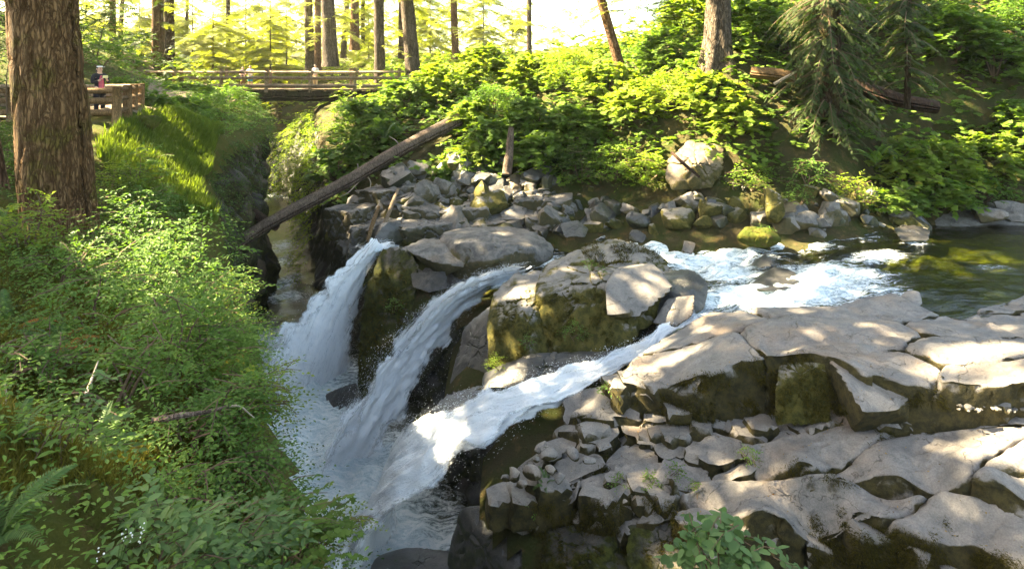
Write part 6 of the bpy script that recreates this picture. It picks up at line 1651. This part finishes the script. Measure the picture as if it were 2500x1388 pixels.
# ---- small plants on rocks
for k, (px, py, y, R, H, nt, lf, mt, lab) in enumerate([
        (1400, 800, 15.4, .42, .32, 70, .06, 'lf_left', 'green herb tuft hanging on the face of the huge mossy boulder'), (1440, 640, 17.0, .22, .35, 26, .06, 'lf_left', 'little plant on the crown of the huge mossy boulder'), (1470, 660, 16.5, .18, .25, 20, .06, 'lf_left', 'tiny plant above the grey slab of the huge boulder'),
        (1210, 880, 15.2, .30, .40, 60, .06, 'lf_bright', 'sunlit yellow-green herbs on the flank of the huge boulder above the chute'), (1285, 830, 15.4, .22, .35, 30, .055, 'lf_left', 'grassy herbs in the cleft of the huge boulder'),
        (960, 740, 20.4, .35, .4, 40, .08, 'lf_left', 'fern-like tuft on the mossy buttress beside the middle chute'), (1485, 945, 13.0, .25, .18, 18, .09, 'lf_left', 'bright trefoil plant on the edge of the bedrock shelf'), (1830, 1105, 10.9, .22, .18, 22, .06, 'lf_left', 'leafy plant in a mossy notch of the bedrock shelf'),
        (1650, 1140, 11.3, .20, .28, 20, .06, 'lf_left', 'upright plant between slabs of the bedrock shelf'), (1590, 1170, 11.2, .26, .12, 22, .07, 'lf_left', 'row of small leaves along a crack of the low ledge'), (1510, 1165, 11.3, .2, .15, 14, .065, 'lf_left', 'small sprig beside the row of leaves on the low ledge'),
        (1290, 1210, 11.6, .22, .16, 24, .06, 'lf_left', 'clover-like plant hanging off the low corner of the shelf'), (1310, 1240, 11.5, .18, .16, 16, .07, 'lf_left', 'trailing plant dangling under the clover-like one'), (1700, 1180, 11.0, .16, .12, 14, .055, 'lf_left', 'small plant near the sunlit patch of the shelf'),
        (1860, 560, 20.4, .5, .4, 60, .07, 'lf_left', 'yellow flowered herbs on the golden mossy boulder'), (1950, 470, 21.8, .6, .7, 60, .10, 'lf_left', 'fine pale herb with yellow flowers against the golden flanked rock')]):
    bush('rock_plant', lab, 'plant', PY(px, py, y) - np.array([0, 0, H * .5]), R, H, nt, 6, lf, T_OVAL, M[mt], 900 + k, tw_len=.16 + R * .2, stems=3, inner=.3, gaps=0.1, stem_r=.006, lo=0.0)
# moss and litter sprigs on slabs are in the material; a few fallen leaves
rng = np.random.default_rng(87)

# ---- conifer boughs
def boughs(tr, x0, y0, zlo, zhi, nb, Lmax, spray, mat, seed, droop=.5, az=None, hang=0.25, per=9, stick=True):
    rng = np.random.default_rng(seed)
    P, Hh, Nn, Ss, parts = [], [], [], [], []
    for i in range(nb):
        z = rng.uniform(zlo, zhi)
        a = rng.uniform(*(az or (0, 6.28)))
        L = Lmax * rng.uniform(.45, 1.0)
        d = np.array([math.cos(a), math.sin(a), 0])
        t = np.linspace(.12, 1, per)
        pts = np.array([x0, y0, z]) + d * (t * L)[:, None] + np.array([0, 0, 1.0]) * (0.12 * t * L - droop * L * t ** 2)[:, None]
        parts.append(tube(np.vstack([[x0, y0, z], pts]), [.035, .02, .006], 4, caps=False))
        for s in (-1, 1):
            sd = np.array([-d[1], d[0], 0]) * s
            P.append(pts); Hh.append(d * .7 + sd * .8 + np.array([0, 0, -hang]) + rng.normal(size=pts.shape) * .18)
            Nn.append(np.array([0, 0, 1.0]) + rng.normal(size=pts.shape) * .25); Ss.append(spray * rng.uniform(.6, 1.2, per) * (1.1 - .5 * t))
    v, f = place(T_SPRAY, np.vstack(P), np.vstack(Hh), np.vstack(Nn), np.concatenate(Ss))
    o = obj('crown', mesh('crown', v, f, False), mat, tr); o['kind'] = 'stuff'
    v, f = join(parts); b_ = obj('branches', mesh('branches', v, f), M['twig']); b_['kind'] = 'stuff'; b_.parent = o
p = hem.location
boughs(hem, p.x, p.y, -2.6, 3.4, 150, 2.7, .45, M['lf_con'], 1001, .75, hang=.9, per=12)
boughs(hem2, hem2.location.x, hem2.location.y, -.5, 4.0, 50, 1.6, .42, M['lf_con'], 1002, .7, hang=.6)
for k, t_ in enumerate([o for o in bpy.data.objects if o.name.startswith('forest_tree') and o.type == 'EMPTY']):
    q = t_.location
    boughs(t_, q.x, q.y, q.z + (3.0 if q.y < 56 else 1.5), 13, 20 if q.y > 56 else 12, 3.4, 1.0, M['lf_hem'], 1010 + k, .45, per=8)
YB = [(470, 64), (520, 58), (600, 66), (640, 78), (700, 70), (560, 90), (340, 70), (210, 60), (900, 84), (1050, 76), (1180, 70), (1250, 88), (660, 60), (985, 92), (420, 88), (1640, 60), (1750, 50), (1850, 48), (1960, 44), (2120, 42), (2280, 44)]
for k, (px, y) in enumerate(YB):
    x = bx_(px, y); g = GL(x, y) if (x < -24 and y < 50) else GR(x, y)
    t_ = tree('young_hemlock', 'young sunlit hemlock in the bright forest beyond the bridge' if px < 1500 else 'young hemlock on the wooded slope above the far bank', (x, y, g), .12, (0, 0), g + 13, 'bark_dark', 1.1, 60 + k, 'young hemlocks beyond the bridge' if px < 1500 else 'young hemlocks above the far bank', 8, .03, n=12)
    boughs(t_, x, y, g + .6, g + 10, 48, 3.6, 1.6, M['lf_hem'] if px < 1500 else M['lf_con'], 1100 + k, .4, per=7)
def forest(name, label, x0, x1, y0, y1, n, lf, mat, seed, ztop, tpl=T_SPRAY):
    rng = np.random.default_rng(seed)
    x = rng.uniform(x0, x1, n); y = rng.uniform(y0, y1, n)
    g = HR(x, y) if ztop != 12 else HL(x, y)
    z = g + (ztop - g) * rng.random(n) ** 1.15
    k = fbm(np.stack([x * .28, y * .12, z * .22], 1), 3, seed) > -0.12
    x, y, z = x[k], y[k], z[k]
    a = rng.uniform(0, 6.28, len(x))
    q = twigs(np.stack([x, y, z], 1), np.stack([np.cos(a), np.sin(a), rng.normal(-.25, .2, len(x))], 1), 1.6, 4, rng, lf, droop=.3)
    v, f = place(tpl, *q)
    return tag(obj(name, mesh(name, v, f, False), mat), label, 'forest', kind='stuff')
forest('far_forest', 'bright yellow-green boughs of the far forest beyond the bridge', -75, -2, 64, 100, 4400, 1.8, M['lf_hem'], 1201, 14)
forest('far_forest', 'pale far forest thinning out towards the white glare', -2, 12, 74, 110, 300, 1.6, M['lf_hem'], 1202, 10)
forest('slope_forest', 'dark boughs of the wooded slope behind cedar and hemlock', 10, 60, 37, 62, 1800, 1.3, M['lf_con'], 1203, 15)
forest('slope_forest', 'shaded leafy wood at the top of the slope beyond the spruce', -60, -24, 30, 48, 700, 1.0, M['lf_con'], 1204, 12)
# bare mossy branch over the near rim
mb = thing('mossy_branch', 'dead mossy branch with a pale forked tip reaching over the canyon', 'branch', PY(380, 1020, 4.6))
tube_obj('limb', [PY(370, 1025, 4.7), PY(430, 1015, 4.75), PY(510, 1003, 4.9), PY(560, 990, 5.0)], [.022, .024, .018, .012], M['log'], mb, 8, .2, 2, 24)
tube_obj('fork', [PY(555, 992, 5.0), PY(585, 990, 5.05), PY(610, 1010, 5.1), PY(625, 1022, 5.1)], [.011, .008, .006, .003], M['twig_pale'], mb, 6, 0, 0, 12)
tube_obj('fork', [PY(555, 992, 5.0), PY(572, 988, 5.0), PY(578, 985, 5.0)], [.010, .006, .003], M['twig_pale'], mb, 6, 0, 0, 8)
for k, (a, b, c_, lab) in enumerate([(PY(5, 1010, 4.2), PY(14, 970, 4.2), PY(12, 935, 4.2), 'short peeling dead stick standing in the moss at the margin'), (PY(160, 1085, 3.6), PY(175, 1050, 3.6), PY(182, 1032, 3.65), 'broken reddish stick rising from the moss'), (PY(210, 960, 4.6), PY(222, 930, 4.7), PY(240, 880, 4.8), 'thin bare twig standing on the slope')]):
    tag(tube_obj('dead_stick', [a, b, c_], [.013, .010, .005], M['twig_pale'], None, 6, .1, k, 12), lab, 'stick')

# white foamflowers in the low corner
for k, (px, py, y, lab) in enumerate([(285, 1345, 2.9, 'spray of tiny white foamflowers before the stump'), (105, 1195, 3.4, 'sprig of tiny white flowers on the moss beside the ferns'), (135, 1180, 3.45, 'second sprig of tiny white flowers on the moss')]):
    rng = np.random.default_rng(950 + k); b = PY(px, py, y)
    t_ = thing('foamflower', lab, 'flower', b)
    for j in range(5):
        tip = b + np.array([rng.normal() * .05, rng.normal() * .03, rng.uniform(.02, .12)])
        st_ = tube_obj('stalk', [b - np.array([0, 0, .14]), (b + tip) / 2, tip], [.002, .0015, .001], M['fern'], t_, 4, 0, 0, 6)
        hd_, hf_ = ico(1)
        pts = [tip + np.array([rng.normal() * .008, rng.normal() * .008, -.012 * q]) for q in range(5)]
        v, f = join([(hd_ * rng.uniform(.003, .006) + p_, hf_) for p_ in pts])
        obj('blossom', mesh('blossom', v, f), M['flower_w'], t_)
# ================================================================== unseen crowns added overhead to shade the ravine
S_ = np.array(SUN_DIR)
LIT = []   # spots to be sunlit, gaps are cut in the crowns for them: centre, radius
def lit(px, py, y=None, z=None, r=1.0):
    LIT.append((PY(px, py, y) if y is not None else PZ(px, py, z), r))
lit(1010, 1110, y=13.4, r=1.0); lit(940, 1200, y=13.3, r=.8); lit(1090, 1070, y=13.5, r=.5)
lit(1790, 1215, z=-7.85, r=.6); lit(1720, 1230, z=-8.1, r=.3); lit(1840, 1250, z=-7.95, r=.55)
lit(2480, 1120, z=-6.8, r=.5)
lit(2330, 900, z=-5.9, r=.55); lit(2420, 860, z=-5.9, r=.6); lit(2500, 1000, z=-6.4, r=.6)
lit(1600, 875, z=-6.75, r=.35); lit(1780, 840, z=-6.3, r=.28); lit(1245, 690, y=17.2, r=.35); lit(1205, 880, y=15.3, r=.35)
lit(1940, 730, z=-6.5, r=.6); lit(1700, 740, z=-6.7, r=.4); lit(1690, 770, y=15.3, r=.3); lit(1980, 690, z=-6.4, r=.4)
lit(1430, 1000, z=-7.8, r=.28); lit(1570, 980, z=-7.5, r=.25); lit(1610, 1330, y=10.4, r=.3)
lit(1750, 250, y=26.5, r=2.1); lit(1680, 300, y=26, r=1.6); lit(1690, 360, y=24.4, r=1.0); lit(1790, 310, y=25, r=1.0)
lit(1350, 180, y=38, r=4.2); lit(1500, 200, y=33, r=2.6); lit(1180, 200, y=39, r=3.4); lit(1130, 300, y=31.5, r=1.3); lit(1110, 400, y=28.6, r=.9); lit(1250, 450, y=26.6, r=.55); lit(1230, 480, y=26.2, r=.35)
lit(1630, 200, y=31, r=1.8); lit(1560, 280, y=28.5, r=1.2); lit(1580, 390, y=25.4, r=.7); lit(1770, 100, y=28.5, r=1.3)
lit(2300, 270, y=24.2, r=1.3); lit(2390, 330, y=24.2, r=1.4); lit(2230, 240, y=24.2, r=1.0); lit(2450, 300, y=24.8, r=1.0); lit(2120, 400, y=22.6, r=.4); lit(2480, 480, y=23, r=.5); lit(2390, 180, y=26.5, r=.6); lit(2070, 440, y=22.5, r=.5)
lit(1860, 545, y=20.6, r=.6); lit(2200, 620, z=-6.1, r=.8); lit(2350, 600, z=-6.0, r=.8)
lit(950, 500, y=25, r=.4); lit(1120, 520, y=25, r=.4); lit(760, 470, y=29, r=1.3); lit(720, 330, y=40, r=4.0); lit(850, 280, y=36, r=1.2)
lit(440, 330, y=18.6, r=.5); lit(470, 400, y=18.6, r=.5); lit(400, 290, y=20, r=.5)
lit(40, 250, y=10.4, r=.4); lit(60, 420, y=10.4, r=.4); lit(30, 100, y=10.4, r=.4); lit(50, 340, y=10.4, r=.35); lit(35, 180, y=10.4, r=.35)
lit(300, 600, y=8.2, r=.25); lit(370, 640, y=7.8, r=.2); lit(560, 670, y=7.4, r=.35); lit(560, 760, y=7.2, r=.3); lit(100, 1040, y=4.2, r=.2); lit(330, 690, y=7.6, r=.15)
lit(40, 275, y=17.8, r=.7); lit(640, 880, z=-11.3, r=.9)
LC = np.array([c for c, r in LIT]); LR = np.array([r for c, r in LIT])

CT = [(-24, 8), (-20, -4), (-34, 14), (-33, 27), (-44, 22), (-47, 38), (-30, 2), (-40, 4), (-54, 30), (-14, -6), (-45, 48), (-58, 44), (-8, -9), (-27, 18), (-36, 38), (-50, 12), (4, -10), (-24, -14)]
rng = np.random.default_rng(1300)
n = 30000
# points of the ravine that should lie in shade, moved up along the sun's direction into the crowns
gx = rng.uniform(-19, 34, n); gy = rng.uniform(1.5, 45, n)
gz = np.where(gx > -6, -6.0, -3.5)
t = rng.uniform(24, 46, n)
q = np.stack([gx, gy, gz], 1) + S_ * t[:, None]
# the row by the bridge and everything behind stays open to the sun
edge = 33.5 + 3 * fbm(p3(gx * .2, gy * .2), 2, 5) - 0.12 * np.clip(gx, 0, 40)
ok = gy < edge
dens = fbm(p3(gx * .35, gy * .35, t * .1), 3, 77)
ok &= dens > -0.75
rel = q[:, None] - LC[None]
al = rel @ S_
ds = np.linalg.norm(rel - al[..., None] * S_, axis=2)
ok &= ~((ds < LR[None] * rng.uniform(0.95, 1.1, (n, 1)) * 1.05 + 0.36) & (al > 0)).any(1)
q = q[ok]
ct = np.array(CT, float)
own = np.argmin(np.linalg.norm(q[:, None, :2] - ct[None], axis=2), axis=1)
for k, (x, y) in enumerate(CT):
    g = GL(x, y)
    t_ = tree('shade_tree', 'tall unseen conifer added outside the view, its crown shaped to shade the ravine', (x, y, g), .5, (0, 0), 32, 'bark_dark', 1.2, 90 + k, 'unseen conifers added to shade the ravine', 12, .15, n=16)
    m_ = q[own == k]
    if not len(m_): continue
    a = rng.uniform(0, 6.28, len(m_))
    head = np.stack([np.cos(a), np.sin(a), rng.normal(-.2, .2, len(m_))], 1)
    nrm = S_ + rng.normal(size=(len(m_), 3)) * .45
    v, f = place(T_SMALL, m_, head, nrm, rng.uniform(.75, 1.2, len(m_)))
    o = obj('crown', mesh('crown', v, f, False), M['lf_con'], t_); o['kind'] = 'stuff'
    parts = [tube([(x, y, max(g + 4, p_[2] - 2)), (x * .5 + p_[0] * .5, y * .5 + p_[1] * .5, p_[2] - .3), p_], [.08, .05, .02], 4, caps=False) for p_ in m_[::60]]
    if parts:
        v, f = join(parts); o = obj('branches', mesh('branches', v, f), M['twig'], t_); o['kind'] = 'stuff'
# ================================================================== spray mist hanging at the feet of the falls
def mist(label, c, r, dens):
    T = NT('mist_air')
    g = T.n('ShaderNodeTexCoord').outputs['Object']
    ln = T.n('ShaderNodeVectorMath', _operation='LENGTH'); T.set(ln, 0, g)
    d = T.ramp(ln.outputs['Value'], 0.15, 1.0, 1.0, 0.0)
    n = T.ramp(T.noise(T.pos(), 0.9, 3), 0.3, 0.7, 0.35, 1.0)
    v = T.n('ShaderNodeVolumePrincipled', Color=(1, 1, 1), Density=T.math('MULTIPLY', T.math('MULTIPLY', d, n), dens), Anisotropy=0.2)
    T.t.links.new(v.outputs[0], T.out.inputs['Volume'])
    p, f = ico(3)
    o = obj('mist', mesh('mist', p, f), T.m)
    o.location = c; o.scale = r
    return tag(o, label, 'mist', kind='stuff')
mist('soft white mist drifting at the foot of the farthest waterfall', PY(680, 900, 20.6), (2.6, 1.8, 1.7), 0.32)
mist('soft white mist at the foot of the nearest waterfall', PY(880, 1330, 13.0), (2.0, 1.4, 1.8), 0.35)
mist('thin mist at the foot of the middle waterfall', PY(860, 1120, 15.8), (1.7, 1.3, 1.5), 0.25)

# sunlit forest air: one even box of thin haze round the whole place
T = NT('forest_haze')
v_ = T.n('ShaderNodeVolumePrincipled', Color=(1.0, 0.98, 0.92), Density=0.00025, Anisotropy=0.3)
T.t.links.new(v_.outputs[0], T.out.inputs['Volume'])
lo, hi = np.array([-125.0, -25, -14]), np.array([125.0, 165, 34])
v = np.array([[(lo, hi)[i][0], (lo, hi)[j][1], (lo, hi)[k][2]] for i in (0, 1) for j in (0, 1) for k in (0, 1)])
f = np.array([[0, 1, 3, 2], [4, 6, 7, 5], [0, 4, 5, 1], [2, 3, 7, 6], [0, 2, 6, 4], [1, 5, 7, 3]])
tag(obj('haze', mesh('haze', v, f, False), T.m), kind='stuff')

# ================================================================== moss cushions and litter set onto the rock surfaces themselves
from mathutils.bvhtree import BVHTree
ROCKY = ('rock_slab', 'rock_block', 'sloping_block', 'crag', 'shoulder', 'foot_ledge', 'wall_face', 'upper_block', 'lower_block', 'grey_slab', 'cap_rock', 'dark_hollow')
_v, _f, _o = [], [], 0
for o in bpy.data.objects:
    if o.type == 'MESH' and o.name.split('.')[0] in ROCKY:      # these are built in world coordinates
        me = o.data; me.calc_loop_triangles()
        c = np.empty(len(me.vertices) * 3, np.float32); me.vertices.foreach_get('co', c)
        t = np.empty(len(me.loop_triangles) * 3, np.int32); me.loop_triangles.foreach_get('vertices', t)
        _v.append(c.reshape(-1, 3)); _f.append(t.reshape(-1, 3) + _o); _o += len(me.vertices)
ROCK_BVH = BVHTree.FromPolygons(np.vstack(_v).tolist(), np.vstack(_f).tolist(), all_triangles=True)
def on_rock(poly, n, seed):
    """points and normals of the rock seen inside a photo outline"""
    rng = np.random.default_rng(seed); P = np.array(poly, float); lo, hi = P.min(0), P.max(0)
    out = []
    q = rng.uniform(lo, hi, (n, 2)); q = q[poly_sd(q[:, 0], q[:, 1], P) > 0]
    for px, py in q:
        d = Vector(((px - 1250) / F, 1.0, -(py - HOR) / F)).normalized(); o = Vector((0, 0, 0))
        hit, nr, ix, ds_ = ROCK_BVH.ray_cast(o, d)
        if hit is not None:
            if nr.dot(d) > 0: nr = -nr
            out.append((*hit, *nr))
    return np.array(out) if out else np.zeros((0, 6))
MOSSY = [([(1980, 1260), (2060, 1240), (2120, 1260), (2200, 1290), (2290, 1330), (2330, 1388), (1990, 1388), (1970, 1310)], 2600), ([(2270, 1230), (2300, 1250), (2330, 1310), (2270, 1330)], 300),
         ([(1640, 930), (1650, 880), (1760, 870), (1840, 850), (1900, 845), (1990, 860), (2040, 960), (2080, 1010), (1940, 1040), (1800, 1000), (1700, 960)], 3600), ([(1560, 1130), (1600, 1115), (1610, 1170), (1540, 1175)], 300),
         ([(1440, 1120), (1480, 1105), (1500, 1160), (1440, 1170)], 300), ([(1830, 1085), (1900, 1080), (1960, 1130), (2080, 1160), (2110, 1195), (1950, 1165), (1850, 1130)], 900), ([(2195, 905), (2240, 905), (2300, 960), (2320, 1000), (2200, 985)], 500),
         ([(1300, 1230), (1640, 1215), (1680, 1388), (1300, 1388)], 2600), ([(2030, 1030), (2110, 1035), (2210, 1065), (2100, 1085)], 400), ([(2370, 1350), (2500, 1310), (2500, 1388), (2380, 1388)], 700),
         ([(1210, 740), (1320, 700), (1480, 715), (1500, 850), (1300, 900), (1200, 900)], 1800), ([(1400, 603), (1500, 578), (1600, 610), (1640, 640), (1560, 640), (1450, 650)], 900), ([(870, 680), (990, 640), (1000, 800), (960, 920), (880, 930)], 900),
         ([(1400, 985), (1500, 965), (1640, 960), (1760, 980), (1760, 1040), (1560, 1040), (1400, 1045)], 900), ([(1640, 1225), (1700, 1290), (1760, 1330), (1700, 1388), (1640, 1388)], 500), ([(1080, 960), (1200, 940), (1160, 1010), (1080, 1060), (1020, 1060)], 500)]
pn = []
for k, (p, n) in enumerate(MOSSY):
    q = on_rock(p, n, 1400 + k)
    pn.append(q if k == 11 else q[q[:, 5] < .66])        # moss keeps to the steep faces
pn = np.vstack(pn)
rng = np.random.default_rng(1450)
g = fbm(pn[:, :3] * 2.6, 3, 12); pn = pn[g > -0.22]
per = 9
pos = np.repeat(pn[:, :3], per, 0) + rng.normal(size=(len(pn) * per, 3)) * .035
nr = np.repeat(pn[:, 3:], per, 0)
tg = unit(np.cross(nr, rng.normal(size=nr.shape)))
dist = np.repeat(pn[:, 1], per)
v, f = place(T_HAIR, pos - nr * .01, tg * .8 + nr * .55 + np.array([0, 0, -.25]), nr + rng.normal(size=nr.shape) * .3, .0052 * dist * rng.uniform(.5, 1.25, len(pos)), widen=np.full(len(pos), 2.2))
tag(obj('rock_moss', mesh('rock_moss', v, f, False), M['rockmoss']), 'shaggy dark brown-green moss growing on the steep faces of the rocks', 'moss', kind='stuff')
lp = on_rock([(1520, 900), (1720, 780), (2000, 780), (2500, 740), (2500, 1388), (1950, 1388), (1700, 1300), (1250, 1200), (1400, 1060)], 1500, 1460)
lp = lp[lp[:, 5] > .75]
h_ = fbm(lp[:, :3] * 1.8, 3, 3); lp = lp[h_ > .05]
a = rng.uniform(0, 6.28, len(lp))
v, f = place(T_OVAL, lp[:, :3] + np.array([0, 0, .006]), np.stack([np.cos(a), np.sin(a), rng.normal(0, .1, len(a))], 1), lp[:, 3:] + rng.normal(size=(len(lp), 3)) * .2, rng.uniform(.015, .05, len(lp)))
tag(obj('leaf_litter', mesh('leaf_litter', v, f, False), M['litter']), 'scattered brown leaf scraps lying on the bedrock shelf', 'litter', kind='stuff')
# fringes of small green plants rooted in the seams of the shelf
